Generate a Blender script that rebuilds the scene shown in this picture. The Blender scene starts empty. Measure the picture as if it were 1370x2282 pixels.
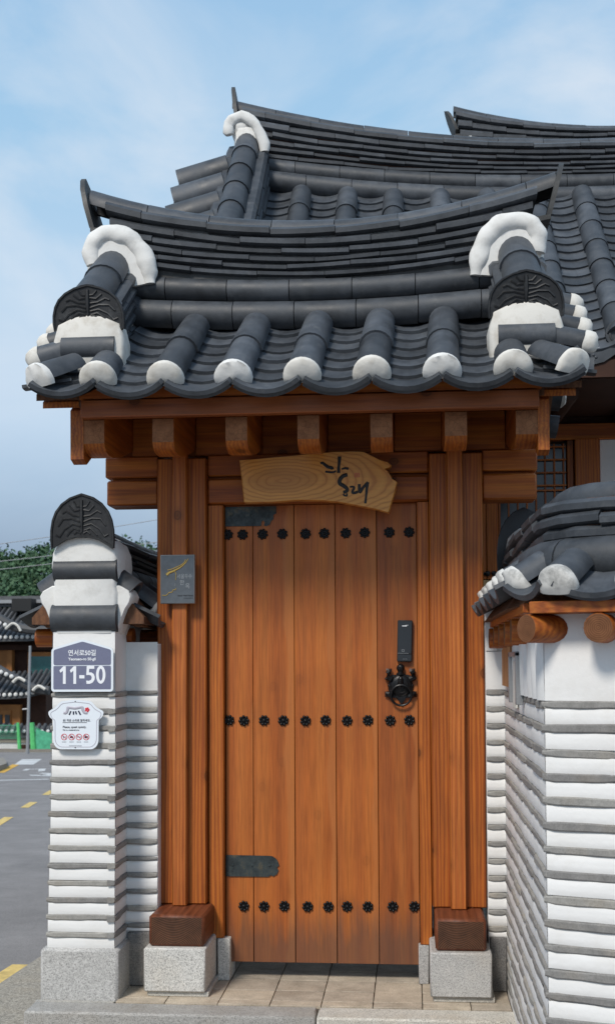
import bpy, bmesh, math, random
from mathutils import Vector as V, Matrix, noise
random.seed(7)
R = math.radians
S = bpy.context.scene
COL = S.collection
pi = math.pi

# ------------------------------------------------------------------ camera
cd = bpy.data.cameras.new('camera'); cam = bpy.data.objects.new('camera', cd); COL.objects.link(cam)
th = math.atan(230/2600.); pt = R(2.4); ro = R(0.27)
fw = V((-math.sin(th)*math.cos(pt), math.cos(th)*math.cos(pt), math.sin(pt)))
rt = V((math.cos(th), math.sin(th), 0)); up = rt.cross(fw)
r2 = rt*math.cos(ro) - up*math.sin(ro); u2 = up*math.cos(ro) + rt*math.sin(ro)
m = Matrix((r2, u2, -fw)).transposed().to_4x4(); m.translation = (0, -5.22, 1.42)
cam.matrix_world = m
cd.sensor_fit = 'VERTICAL'; cd.sensor_height = 36; cd.lens = 2600/2282*36
cd.shift_y = (1371.03-1141)/2282
cd.clip_start = .05; cd.clip_end = 3000
cd.dof.use_dof = True; cd.dof.focus_distance = 5.1; cd.dof.aperture_fstop = 6.3
S.camera = cam
S.render.resolution_x = 614; S.render.resolution_y = 1024

# ------------------------------------------------------------------ light
SUN_EL, SUN_AZ = 46, 24           # azimuth: degrees to the left of straight behind the camera
w = bpy.data.worlds.new('World'); S.world = w; w.use_nodes = True
nt = w.node_tree; N = nt.nodes; Lk = nt.links; N.clear()
out = N.new('ShaderNodeOutputWorld')
sky = N.new('ShaderNodeTexSky'); sky.sky_type = 'NISHITA'; sky.sun_disc = False
sky.sun_elevation = R(SUN_EL); sky.sun_rotation = R(180+SUN_AZ); sky.air_density = 1.2; sky.dust_density = 1.5
b1 = N.new('ShaderNodeBackground'); b1.inputs[1].default_value = .09; Lk.new(sky.outputs[0], b1.inputs[0])
tc = N.new('ShaderNodeTexCoord'); sep = N.new('ShaderNodeSeparateXYZ'); Lk.new(tc.outputs['Generated'], sep.inputs[0])
rp = N.new('ShaderNodeValToRGB'); Lk.new(sep.outputs[2], rp.inputs[0])
el = rp.color_ramp.elements
el[0].position = 0; el[0].color = (.20, .26, .38, 1)
el[1].position = 1; el[1].color = (.26, .43, .66, 1)
for p, c in ((.09, (.22, .30, .43)), (.145, (.335, .45, .595)), (.20, (.42, .555, .71)), (.30, (.43, .59, .75)), (.42, (.325, .53, .73)), (.55, (.29, .48, .70))):
    e = el.new(p); e.color = (*c, 1)
mp = N.new('ShaderNodeMapping'); mp.inputs['Scale'].default_value = (1.7, 1.7, 3.4); mp.inputs['Rotation'].default_value = (0, R(14), 0)
mp.inputs['Location'].default_value = (2.62, .7, .15)
Lk.new(tc.outputs['Generated'], mp.inputs[0])
nz = N.new('ShaderNodeTexNoise'); nz.inputs['Scale'].default_value = 1.9; nz.inputs['Detail'].default_value = 7; nz.inputs['Roughness'].default_value = .55
nz.inputs['Distortion'].default_value = .6
Lk.new(mp.outputs[0], nz.inputs['Vector'])
cr = N.new('ShaderNodeValToRGB'); Lk.new(nz.outputs[0], cr.inputs[0])
cr.color_ramp.elements[0].position = .43; cr.color_ramp.elements[0].color = (0, 0, 0, 1)
cr.color_ramp.elements[1].position = .70; cr.color_ramp.elements[1].color = (.75, .75, .75, 1)
hm = N.new('ShaderNodeMapRange'); hm.inputs[1].default_value = .08; hm.inputs[2].default_value = .3
Lk.new(sep.outputs[2], hm.inputs[0])
mu = N.new('ShaderNodeMath'); mu.operation = 'MULTIPLY'; Lk.new(cr.outputs[0], mu.inputs[0]); Lk.new(hm.outputs[0], mu.inputs[1])
mx = N.new('ShaderNodeMix'); mx.data_type = 'RGBA'; Lk.new(mu.outputs[0], mx.inputs[0]); Lk.new(rp.outputs[0], mx.inputs[6])
mx.inputs[7].default_value = (.68, .735, .80, 1)
b2 = N.new('ShaderNodeBackground'); b2.inputs[1].default_value = 1.0; Lk.new(mx.outputs[2], b2.inputs[0])
ms = N.new('ShaderNodeMixShader'); ms.inputs[0].default_value = .85
Lk.new(b1.outputs[0], ms.inputs[1]); Lk.new(b2.outputs[0], ms.inputs[2]); Lk.new(ms.outputs[0], out.inputs[0])
sd = bpy.data.lights.new('sun', 'SUN'); sd.energy = 2.5; sd.angle = R(13); sd.color = (1, .93, .84)
so = bpy.data.objects.new('sun', sd); COL.objects.link(so)
a = R(SUN_AZ); e = R(SUN_EL)
ldir = V((math.sin(a)*math.cos(e), math.cos(a)*math.cos(e), -math.sin(e)))
so.rotation_euler = ldir.to_track_quat('-Z', 'Y').to_euler()
S.view_settings.view_transform = 'Standard'; S.view_settings.look = 'None'
S.view_settings.exposure = 0.30; S.view_settings.gamma = 1; S.view_settings.use_curve_mapping = False

# ------------------------------------------------------------------ materials
class NT:
    def __init__(s, name):
        s.m = bpy.data.materials.new(name); s.m.use_nodes = True
        s.t = s.m.node_tree; s.b = s.t.nodes['Principled BSDF']
        s.o = s.t.nodes['Material Output']
    def n(s, typ, **k):
        x = s.t.nodes.new(typ)
        for a, v in k.items():
            if a.startswith('_'): setattr(x, a[1:], v)
            else: x.inputs[a.replace('__', ' ')].default_value = v
        return x
    def l(s, a, b): s.t.links.new(a, b)
    def coord(s, scale=(1, 1, 1), rnd=True):
        t = s.n('ShaderNodeTexCoord'); v = t.outputs['Object']
        if rnd:
            i = s.n('ShaderNodeObjectInfo'); mu = s.n('ShaderNodeMath', _operation='MULTIPLY'); mu.inputs[1].default_value = 37.
            s.l(i.outputs['Random'], mu.inputs[0])
            ad = s.n('ShaderNodeVectorMath', _operation='ADD'); s.l(v, ad.inputs[0]); s.l(mu.outputs[0], ad.inputs[1]); v = ad.outputs[0]
        m = s.n('ShaderNodeMapping', Scale=scale); s.l(v, m.inputs[0]); return m.outputs[0]
    def noise(s, vec, sc, det=4, ro=.55, dist=0):
        x = s.n('ShaderNodeTexNoise', Scale=sc, Detail=det, Roughness=ro, Distortion=dist); s.l(vec, x.inputs['Vector']); return x.outputs[0]
    def ramp(s, f, stops):
        x = s.n('ShaderNodeValToRGB'); s.l(f, x.inputs[0]); e = x.color_ramp.elements
        def c4(c): return (*c, 1) if isinstance(c, tuple) else (c, c, c, 1)
        e[0].position = stops[0][0]; e[0].color = c4(stops[0][1]); e[1].position = stops[-1][0]; e[1].color = c4(stops[-1][1])
        for p, c in stops[1:-1]: y = e.new(p); y.color = c4(c)
        return x.outputs[0]
    def mix(s, f, a, b, mode='MIX'):
        x = s.n('ShaderNodeMix', _data_type='RGBA', _blend_type=mode)
        for i, v in ((0, f), (6, a), (7, b)):
            if isinstance(v, (int, float)): x.inputs[i].default_value = v
            elif isinstance(v, tuple): x.inputs[i].default_value = (*v, 1)
            else: s.l(v, x.inputs[i])
        return x.outputs[2]
    def math(s, op, a, b=None):
        x = s.n('ShaderNodeMath', _operation=op)
        for i, v in ((0, a), (1, b)):
            if v is None: continue
            if isinstance(v, (int, float)): x.inputs[i].default_value = v
            else: s.l(v, x.inputs[i])
        return x.outputs[0]
    def bump(s, h, st, d=.002):
        x = s.n('ShaderNodeBump', Strength=st, Distance=d); s.l(h, x.inputs['Height']); s.l(x.outputs[0], s.b.inputs['Normal'])
    def rnd(s):
        return s.n('ShaderNodeObjectInfo').outputs['Random']
    def color(s, c):
        if isinstance(c, tuple): s.b.inputs['Base Color'].default_value = (*c, 1)
        else: s.l(c, s.b.inputs['Base Color'])
    def rough(s, r, spec=.5):
        if isinstance(r, (int, float)): s.b.inputs['Roughness'].default_value = r
        else: s.l(r, s.b.inputs['Roughness'])
        s.b.inputs['Specular IOR Level'].default_value = spec

def wood(name, axis, c0, c1, c2, ring=62, knots=1., rough=.48, aged=0., stain=False):
    t = NT(name)
    st = [1., 1., 1.]; st[axis] = .04
    v = t.coord(tuple(st))
    warp = t.noise(v, 5, 3, .5)
    big = t.n('ShaderNodeTexWave', _wave_type='BANDS', _bands_direction=('Y' if axis == 0 else 'X'), Scale=ring*.32, Distortion=7.5, Detail=3)
    big.inputs['Detail Scale'].default_value = 1.3
    t.l(v, big.inputs['Vector'])
    fine = t.noise(v, 115, 3, .65)
    mid = t.noise(v, 30, 4, .6)
    col = t.ramp(big.outputs['Fac'], [(0, c0), (.45, c1), (1, c2)])
    col = t.mix(.45, col, t.ramp(mid, [(.25, c0), (.5, c1), (.8, c2)]))
    col = t.mix(.75, col, t.ramp(fine, [(.34, .70), (.6, 1.08)]), 'MULTIPLY')
    patch = t.noise(t.coord((1, 1, 1)), 3.2, 3, .6)
    col = t.mix(.40, col, t.ramp(patch, [(.3, (.72, .68, .66)), (.68, (1.14, 1.12, 1.05))]), 'MULTIPLY')
    col = t.mix(1., col, t.ramp(t.rnd(), [(0, (.86, .84, .84)), (.5, (1, .98, .95)), (1, (1.14, 1.16, 1.1))]), 'MULTIPLY')
    if knots:
        st2 = [1., 1., 1.]; st2[axis] = .75
        kv = t.coord(tuple(st2)); ks = t.n('ShaderNodeSeparateXYZ'); t.l(kv, ks.inputs[0]); kc = t.n('ShaderNodeCombineXYZ')
        t.l(ks.outputs[axis], kc.inputs[0]); t.l(t.math('ADD', ks.outputs[(axis+1) % 3], ks.outputs[(axis+2) % 3]), kc.inputs[1])
        vo = t.n('ShaderNodeTexVoronoi', _voronoi_dimensions='2D', Scale=2.7); t.l(kc.outputs[0], vo.inputs['Vector'])
        k = t.ramp(vo.outputs['Distance'], [(0, .22), (.026, .42), (.038, .16), (.05, .70), (.10, 1.)])
        col = t.mix(.8*knots, col, k, 'MULTIPLY')
    if stain:
        t0 = t.n('ShaderNodeTexCoord'); s0 = t.n('ShaderNodeSeparateXYZ'); t.l(t0.outputs['Object'], s0.inputs[0])
        xx = t.math('ADD', s0.outputs[0], t.math('MULTIPLY', t.noise(t.coord((.2, .2, .5)), 5, 2), .10))
        sap = t.ramp(t.math('ADD', xx, .0), [(.108, 0.), (.118, 1.)])
        col = t.mix(t.math('MULTIPLY', sap, .55), col, (.43, .15, .038))
        tt = t.n('ShaderNodeTexCoord'); sp = t.n('ShaderNodeSeparateXYZ'); t.l(tt.outputs['Object'], sp.inputs[0])
        sv = t.coord((1, 1, .12))
        sn = t.noise(sv, 22, 4, .65)
        hgt = t.math('ADD', sp.outputs[2], t.math('MULTIPLY', sn, -.34))
        f = t.ramp(t.math('ADD', hgt, 1.1), [(0, 1.), (.16, 0.)])
        col = t.mix(t.math('MULTIPLY', f, .62), col, (.075, .05, .038))
    if aged:
        an = t.noise(t.coord((1, 1, 1)), 9, 5, .7)
        col = t.mix(t.math('MULTIPLY', t.ramp(an, [(.3, 0.), (.7, 1.)]), aged), col, (.07, .05, .035))
    t.color(col); t.rough(t.ramp(mid, [(.3, rough-.06), (.7, rough+.12)]), .4)
    t.bump(t.math('ADD', fine, t.math('MULTIPLY', big.outputs['Fac'], .6)), .35, .0012)
    return t.m
OR = ((.22, .049, .008), (.35, .091, .012), (.45, .145, .019))
DR = ((.30, .077, .014), (.37, .102, .018), (.42, .132, .025))
W = {}
for i, ax in enumerate('xyz'):
    W[ax] = wood('stained_pine_'+ax, i, *OR)
W['door'] = wood('door_board_wood', 2, *DR, ring=9, knots=.25, rough=.45, stain=True)
W['strip'] = wood('pale_strip_wood', 2, (.29, .07, .014), (.40, .115, .022), (.49, .165, .034), ring=50, knots=.9)
def endmat():
    t = NT('weathered_end_wood'); v = t.coord()
    n = t.noise(v, 30, 5, .7); col = t.ramp(n, [(.3, (.19, .075, .032)), (.7, (.33, .145, .065))])
    vo = t.n('ShaderNodeTexVoronoi', _feature='DISTANCE_TO_EDGE', Scale=46); t.l(v, vo.inputs['Vector'])
    col = t.mix(t.math('MULTIPLY', t.ramp(vo.outputs['Distance'], [(0, 1.), (.05, 0.)]), .55), col, (.07, .03, .015))
    t.color(col); t.rough(.75, .3); t.bump(n, .5, .002); return t.m
W['end'] = endmat()
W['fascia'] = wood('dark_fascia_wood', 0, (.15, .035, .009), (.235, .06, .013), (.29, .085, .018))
W['old'] = wood('old_roof_timber', 1, (.10, .04, .018), (.16, .065, .028), (.2, .09, .04), ring=40, knots=0, rough=.75, aged=.4)

def log_end():
    t = NT('log_end_grain'); v = t.coord((1, 1, 1), rnd=False)
    t2 = t.n('ShaderNodeTexWave', _wave_type='RINGS', _rings_direction='SPHERICAL', Scale=52, Distortion=1.2, Detail=3); t.l(v, t2.inputs['Vector'])
    col = t.ramp(t2.outputs['Fac'], [(0, (.12, .05, .024)), (.5, (.165, .07, .032)), (1, (.19, .085, .038))])
    n = t.noise(t.coord(), 40, 4)
    col = t.mix(.6, col, t.ramp(n, [(.3, .55), (.7, 1.1)]), 'MULTIPLY')
    t.color(col); t.rough(.8, .2); t.bump(t2.outputs['Fac'], .4, .001); return t.m
W['logend'] = log_end()

def block_end():
    t = NT('block_end_grain'); v = t.coord((1, 1, 1.25), rnd=False)
    ad = t.n('ShaderNodeVectorMath', _operation='ADD'); ad.inputs[1].default_value = (.01, 0, .105); t.l(v, ad.inputs[0])
    t2 = t.n('ShaderNodeTexWave', _wave_type='RINGS', _rings_direction='Y', Scale=36, Distortion=1.2, Detail=3); t.l(ad.outputs[0], t2.inputs['Vector'])
    col = t.ramp(t2.outputs['Fac'], [(0, (.035, .017, .009)), (.6, (.095, .038, .018)), (1, (.12, .05, .024))])
    n = t.noise(t.coord(), 14, 5, .7)
    col = t.mix(.8, col, t.ramp(n, [(.3, .45), (.7, 1.3)]), 'MULTIPLY')
    t.color(col); t.rough(.7, .3); t.bump(t2.outputs['Fac'], .6, .0015); return t.m
W['blockend'] = block_end()
W['block'] = wood('dark_sill_timber', 1, (.10, .028, .010), (.15, .042, .016), (.19, .058, .022), ring=30, knots=0, rough=.5)

def tile(name, base=(.042, .048, .0565), var=.4, rough=.50):
    t = NT(name); v = t.coord()
    n1 = t.noise(v, 9, 5, .6); n2 = t.noise(v, 120, 3, .7); n3 = t.noise(t.coord((1, 1, 1)), 2.2, 3)
    lo = tuple(c*(1-var) for c in base); hi = tuple(c*(1+var) for c in base)
    col = t.ramp(n1, [(.3, lo), (.7, hi)])
    col = t.mix(.6, col, t.ramp(n3, [(.3, .78), (.7, 1.25)]), 'MULTIPLY')
    dust = t.math('MULTIPLY', t.ramp(t.noise(v, 16, 6, .75), [(.52, 0.), (.76, 1.)]), .55)
    col = t.mix(dust, col, (.10, .105, .108))
    col = t.mix(1., col, t.ramp(t.rnd(), [(0, .70), (.5, 1.), (1, 1.38)]), 'MULTIPLY')
    ws = t.noise(t.coord((3.2, .35, 3.2)), 6, 5, .6)
    col = t.mix(t.math('MULTIPLY', t.ramp(ws, [(.55, 0.), (.72, 1.)]), .35), col, (.018, .019, .02))
    sp = t.ramp(t.noise(v, 300, 2, .5), [(.74, 0.), (.80, 1.)])
    col = t.mix(t.math('MULTIPLY', sp, .6), col, (.25, .25, .24))
    t.color(col); t.rough(t.ramp(n1, [(.3, rough-.05), (.7, rough+.16)]), .5)
    t.bump(t.math('ADD', n2, t.math('MULTIPLY', n1, 1.5)), .22, .002); return t.m
TL = tile('grey_clay_tile'); TLd = tile('dark_ornament_tile', (.012, .013, .015), .25, .5)
TLo = tile('aged_ridge_tile', (.028, .028, .027), .45, .55)
TLf = tile('far_clay_tile', (.06, .062, .066), .3, .6)

def plaster(name, base=(.78, .775, .75), dirt=(.42, .37, .30), amt=.35, sc=7, th_=(.48, .82)):
    t = NT(name); v = t.coord()
    n1 = t.noise(v, sc, 6, .65); n2 = t.noise(v, 55, 5, .6); n3 = t.noise(v, 2.4, 3)
    f = t.math('MULTIPLY', t.ramp(n1, [(th_[0], 0.), (th_[1], 1.)]), amt)
    col = t.mix(f, base, dirt)
    col = t.mix(.5, col, t.ramp(n3, [(.3, .9), (.7, 1.04)]), 'MULTIPLY')
    t.color(col); t.rough(.85, .2); t.bump(t.math('ADD', n2, n1), .35, .003); return t.m
PL = plaster('white_lime_plaster', (.70, .695, .67), (.36, .34, .30), .5, 16); PLc = plaster('old_mortar_cap', (.67, .65, .60), (.34, .29, .22), .7, 14)
PLd = plaster('weathered_mortar_cap', (.62, .61, .58), (.22, .22, .21), .8, 16, (.46, .64))
PLw = plaster('wall_plaster', (.76, .755, .74), (.52, .48, .41), .32, 5, (.50, .78))

def stone(name, base, var=.3, sc=30, speck=0., rough=.8, bump=.4, tint=(.36, .30, .22)):
    t = NT(name); v = t.coord()
    n1 = t.noise(v, sc, 6, .65); n3 = t.noise(v, 6, 4)
    col = t.ramp(n1, [(.3, tuple(c*(1-var) for c in base)), (.7, tuple(c*(1+var) for c in base))])
    col = t.mix(t.math('MULTIPLY', t.ramp(n3, [(.5, 0.), (.75, 1.)]), .35), col, tint)
    if speck:
        s1 = t.noise(v, 260, 2, .6)
        col = t.mix(speck, col, t.ramp(s1, [(.36, .35), (.45, .95), (.6, 1.08), (.68, 1.3)]), 'MULTIPLY')
        s2 = t.noise(v, 120, 2, .6)
        col = t.mix(speck*.6, col, t.ramp(s2, [(.36, .6), (.5, 1.), (.65, 1.15)]), 'MULTIPLY')
    col = t.mix(1., col, t.ramp(t.rnd(), [(0, (.74, .74, .76)), (.5, (1, 1, 1)), (1, (1.2, 1.19, 1.16))]), 'MULTIPLY')
    t.color(col); t.rough(rough, .25); t.bump(n1, bump, .003); return t.m
ST = stone('grey_course_stone', (.265, .258, .243), .16, 26, .3)
GR = stone('pale_granite', (.52, .51, .485), .10, 12, .8, bump=.2, tint=(.42, .36, .28))
GRd = stone('dark_granite', (.19, .185, .18), .15, 12, .9, bump=.2)
PV = stone('beige_paving_stone', (.42, .36, .285), .24, 9, .45, bump=.25, tint=(.22, .16, .10))
KB = stone('kerb_granite', (.48, .465, .425), .12, 16, .8, bump=.3)
CN = stone('rough_concrete', (.30, .275, .235), .4, 60, .8, bump=.8)
AS = stone('asphalt_surface', (.33, .31, .293), .18, 1.6, .7, .85, .3, (.25, .24, .23))
JT = stone('sand_joint', (.13, .11, .085), .3, 60)

def flat(name, c, rough=.5, metal=0., spec=.5, nz=0., sc=30):
    t = NT(name)
    if nz:
        n = t.noise(t.coord(), sc, 5, .65)
        t.color(t.mix(1., c, t.ramp(n, [(.3, 1-nz), (.7, 1+nz)]), 'MULTIPLY')); t.bump(n, .15, .001)
    else: t.color(c)
    t.rough(rough, spec); t.b.inputs['Metallic'].default_value = metal; return t.m
def patina():
    t = NT('patina_iron'); v = t.coord()
    n = t.noise(v, 26, 6, .7); n2 = t.noise(v, 90, 3)
    t.color(t.ramp(n, [(.32, (.018, .022, .024)), (.55, (.045, .058, .06)), (.68, (.10, .085, .055)), (.8, (.12, .14, .14))]))
    t.rough(t.ramp(n2, [(.3, .35), (.7, .7)]), .5); t.b.inputs['Metallic'].default_value = .4; t.bump(n, .4, .001); return t.m
IRp = patina()
IR = flat('black_cast_iron', (.010, .010, .011), .38, .5, .5, .4, 60)
BK = flat('black_paint', (.008, .008, .008), .5)
LKm = flat('black_glossy_plastic', (.020, .024, .028), .22, 0, .6)
LKe = flat('lock_edge_plastic', (.03, .032, .034), .4)
WT = flat('white_print', (.80, .82, .85), .45)
SGN = flat('sign_slate_blue', (.155, .165, .245), .35, 0, .5, .05, 60)
SGW = flat('sign_white', (.74, .79, .84), .35)
SGL = flat('sign_lilac_line', (.42, .41, .47), .4)
RD = flat('print_red', (.55, .03, .05), .45)
NV = flat('print_navy', (.015, .02, .045), .45)
GY = flat('print_grey', (.11, .11, .13), .5)
PLQ = flat('plaque_pewter', (.115, .13, .145), .42, .45, .5, .15, 40)
PLe = flat('plaque_edge', (.30, .29, .28), .35, .6)
GD = flat('gold_relief', (.62, .42, .12), .3, .8)
SV = flat('pewter_relief', (.42, .43, .43), .35, .6)
TR = flat('grass_green_paint', (.10, .50, .16), .45, 0, .5, .15, 8)
TM = flat('teal_mesh', (.09, .42, .24), .6, 0, .4, .3, 5)
GLt = flat('teal_glass', (.05, .17, .165), .25, 0, .6, .25, 1.5)
GLd = flat('dark_glass', (.02, .024, .028), .15, 0, .6, .4, 3)
FW = flat('far_house_wood', (.36, .15, .045), .6, 0, .3, .3, 1.2)
DK = flat('dark_timber', (.045, .018, .010), .7, 0, .3, .3, 5)
DKb = flat('brown_fascia_metal', (.06, .042, .036), .6, 0, .4, .1, 5)
ZN = flat('grey_zinc', (.30, .31, .32), .45, .3, .5, .1, 8)
YL = flat('yellow_road_paint', (.62, .45, .16), .75, 0, .3, .28, 14)
YLf = flat('yellow_kerb_paint', (.62, .36, .06), .75, 0, .3, .2, 1)
WP = flat('white_road_paint', (.56, .56, .55), .75, 0, .3, .2, 1)
LF = None
def leafmat(name, c):
    t = NT(name); v = t.coord((1, 1, 1), rnd=False)
    n = t.noise(v, .35, 4, .6); n2 = t.noise(v, 2.5, 3)
    col = t.ramp(n, [(.32, tuple(x*.75 for x in c)), (.7, tuple(x*1.3 for x in c))])
    col = t.mix(.7, col, t.ramp(n2, [(.3, .65), (.7, 1.35)]), 'MULTIPLY')
    t.color(col); t.rough(.7, .3); return t.m
LF = leafmat('hazed_forest_leaves', (.055, .112, .055)); LG = leafmat('bright_leaves', (.06, .16, .03))  # forest green lightened and blued, distance haze put into the leaf colour
BARK = stone('tree_bark', (.10, .08, .06), .4, 20)
SO = stone('hill_soil', (.05, .085, .035), .3, .3)
def boardwood():
    t = NT('name_board_wood'); tt = t.n('ShaderNodeTexCoord'); v = tt.outputs['Object']
    wn = t.noise(v, 7, 3, .5)
    sp = t.n('ShaderNodeSeparateXYZ'); t.l(v, sp.inputs[0])
    # elongated growth rings around a heart left of the middle
    dx = t.math('MULTIPLY', t.math('ADD', sp.outputs[0], .155), .33); dz = t.math('ADD', sp.outputs[2], -.012)
    r = t.math('SQRT', t.math('ADD', t.math('MULTIPLY', dx, dx), t.math('MULTIPLY', dz, dz)))
    rr = t.math('ADD', r, t.math('MULTIPLY', wn, .035))
    si = t.math('SINE', t.math('MULTIPLY', rr, 430))
    col = t.ramp(t.math('ADD', t.math('MULTIPLY', si, .5), .5), [(0, (.50, .185, .032)), (.22, (.62, .265, .050)), (1, (.66, .30, .060))])
    heart = t.ramp(rr, [(.02, 1.), (.062, .85), (.075, .0)])
    col = t.mix(t.math('MULTIPLY', heart, .5), col, (.40, .15, .025))
    col = t.mix(.5, col, t.ramp(t.noise(t.coord((.1, 1, 1)), 90, 3), [(.3, .8), (.7, 1.1)]), 'MULTIPLY')
    t.color(col); t.rough(.4, .5); return t.m
BW = boardwood()

# ------------------------------------------------------------------ geometry helpers
WM = {}
def link(o, parent=None, mw=None):
    COL.objects.link(o); mw = mw or Matrix()
    WM[o.name] = mw
    if parent is not None:
        o.parent = parent; o.matrix_parent_inverse = WM[parent.name].inverted()
    o.matrix_basis = mw
    return o
def tag(o, label=None, cat=None, group=None, kind=None):
    if label: o['label'] = label
    if cat: o['category'] = cat
    if group: o['group'] = group
    if kind: o['kind'] = kind
    return o
def empty(name, loc, label, cat, group=None):
    o = bpy.data.objects.new(name, None); o.empty_display_size = .1
    link(o, None, Matrix.Translation(loc)); return tag(o, label, cat, group)
def finish(me, smooth=True, ang=38):
    bm = bmesh.new(); bm.from_mesh(me)
    bmesh.ops.recalc_face_normals(bm, faces=bm.faces)
    if smooth:
        for f in bm.faces: f.smooth = True
        for e in bm.edges:
            if len(e.link_faces) == 2 and e.calc_face_angle(0) > R(ang): e.smooth = False
    bm.to_mesh(me); bm.free()
class G:
    def __init__(s): s.v = []; s.f = []; s.mi = []
    def add(s, vs, fs, mi=0):
        n = len(s.v); s.v += [tuple(p) for p in vs]; s.f += [tuple(i+n for i in f) for f in fs]; s.mi += [mi]*len(fs); return s
    def loft(s, rings, cap=True, mi=0):
        n = len(rings[0]); vs = [p for r in rings for p in r]; fs = []
        for i in range(len(rings)-1):
            for j in range(n):
                k = (j+1) % n; fs.append((i*n+j, i*n+k, (i+1)*n+k, (i+1)*n+j))
        if cap: fs.append(tuple(range(n))[::-1]); fs.append(tuple(range((len(rings)-1)*n, len(rings)*n)))
        return s.add(vs, fs, mi)
    def box(s, x0, x1, y0, y1, z0, z1, bev=0., mi=0, M=None):
        if bev:
            bm = bmesh.new(); bmesh.ops.create_cube(bm, size=1)
            for q in bm.verts: q.co = V(((x0+x1)/2+q.co.x*(x1-x0), (y0+y1)/2+q.co.y*(y1-y0), (z0+z1)/2+q.co.z*(z1-z0)))
            bmesh.ops.bevel(bm, geom=bm.edges[:], offset=bev, segments=1, affect='EDGES')
            vs = [q.co.copy() for q in bm.verts]; bm.verts.index_update(); fs = [[q.index for q in f.verts] for f in bm.faces]; bm.free()
        else:
            vs = [V((x, y, z)) for x in (x0, x1) for y in (y0, y1) for z in (z0, z1)]
            fs = [(0, 1, 3, 2), (4, 6, 7, 5), (0, 4, 5, 1), (2, 3, 7, 6), (0, 2, 6, 4), (1, 5, 7, 3)]
        if M: vs = [M @ q for q in vs]
        return s.add(vs, fs, mi)
    def prism(s, pts, f0, f1, mi=0):       # pts 2D, f0/f1 map (a,b)->3D for the two faces
        return s.loft([[f0(*p) for p in pts], [f1(*p) for p in pts]], True, mi)
    def tube(s, path, rad, seg=8, squash=1., upv=V((0, 0, 1)), nz=0., nsc=8, mi=0, cap=True):
        path = [V(p) for p in path]; rings = []
        for i, p in enumerate(path):
            d = (path[min(i+1, len(path)-1)]-path[max(i-1, 0)]).normalized()
            u = d.cross(upv)
            if u.length < 1e-4: u = d.cross(V((1, 0, 0)))
            u.normalize(); w_ = u.cross(d).normalized()
            r = rad[i] if isinstance(rad, (list, tuple)) else rad; ring = []
            for k in range(seg):
                a = 2*pi*k/seg; q = p+u*math.cos(a)*r+w_*math.sin(a)*r*squash
                if nz: q = q+(q-p).normalized()*noise.noise(q*nsc)*nz
                ring.append(q)
            rings.append(ring)
        return s.loft(rings, cap, mi)
    def ball(s, c, rx, ry, rz, seg=10, rg=6, nz=0., nsc=10, mi=0, M=None):
        c = V(c); vs = [c+V((0, 0, rz))]; fs = []
        for i in range(1, rg):
            t = pi*i/rg
            for j in range(seg):
                a = 2*pi*j/seg; q = V((rx*math.sin(t)*math.cos(a), ry*math.sin(t)*math.sin(a), rz*math.cos(t)))
                if nz: q *= 1+noise.noise((c+q)*nsc)*nz
                vs.append(c+q)
        vs.append(c-V((0, 0, rz))); L = len(vs)-1
        for j in range(seg):
            k = (j+1) % seg; fs.append((0, 1+j, 1+k)); fs.append((L, L-seg+k, L-seg+j))
            for i in range(rg-2):
                fs.append((1+i*seg+j, 1+(i+1)*seg+j, 1+(i+1)*seg+k, 1+i*seg+k))
        if M: vs = [M @ q for q in vs]
        return s.add(vs, fs, mi)
    def mesh(s, name, mats, smooth=True, ang=38, center=True):
        c = V((0, 0, 0))
        if center and s.v:
            lo = V([min(p[i] for p in s.v) for i in range(3)]); hi = V([max(p[i] for p in s.v) for i in range(3)]); c = (lo+hi)/2
        me = bpy.data.meshes.new(name); me.from_pydata([tuple(V(p)-c) for p in s.v], [], s.f)
        for mt in (mats if isinstance(mats, (list, tuple)) else [mats]): me.materials.append(mt)
        if any(s.mi): me.polygons.foreach_set('material_index', s.mi)
        finish(me, smooth, ang); return me, c
    def obj(s, name, mats, parent=None, smooth=True, ang=38, center=True, **tg):
        me, c = s.mesh(name, mats, smooth, ang, center)
        o = bpy.data.objects.new(name, me); link(o, parent, Matrix.Translation(c)); tag(o, **tg); return o
def place(me, name, M, parent): return link(bpy.data.objects.new(name, me), parent, M)
def frame(p, d, upv):      # local Y along d, Z near upv
    d = V(d).normalized(); x = d.cross(V(upv)).normalized(); z = x.cross(d).normalized()
    M = Matrix((x, d, z)).transposed().to_4x4(); M.translation = p; return M
def jit(a): return random.uniform(-a, a)

def shell(L, Rr, t, ha, inv=False, seg=10, taper=.93, lip=0.):
    """half round clay tile: axis along local Y from 0 to L"""
    g = G(); rings = []
    ys = [0, L] if not lip else [0, .012, .013, L]
    for i, y in enumerate(ys):
        k = 1+(taper-1)*y/L; r = Rr*k
        if lip and i < 2: r += lip
        pts = []
        for q in range(seg+1):
            a = -ha+2*ha*q/seg; pts.append((r*math.sin(a), r*math.cos(a)))
        for q in range(seg, -1, -1):
            a = -ha+2*ha*q/seg; pts.append(((r-t)*math.sin(a), (r-t)*math.cos(a)))
        off = Rr*math.cos(ha)
        rings.append([V((x, y, (z-off) if not inv else (off-z)*1+0)) for x, z in pts])
    g.loft(rings); return g
def tmesh(name, mat, **k): return shell(**k).mesh(name, mat, center=False)[0]

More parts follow.
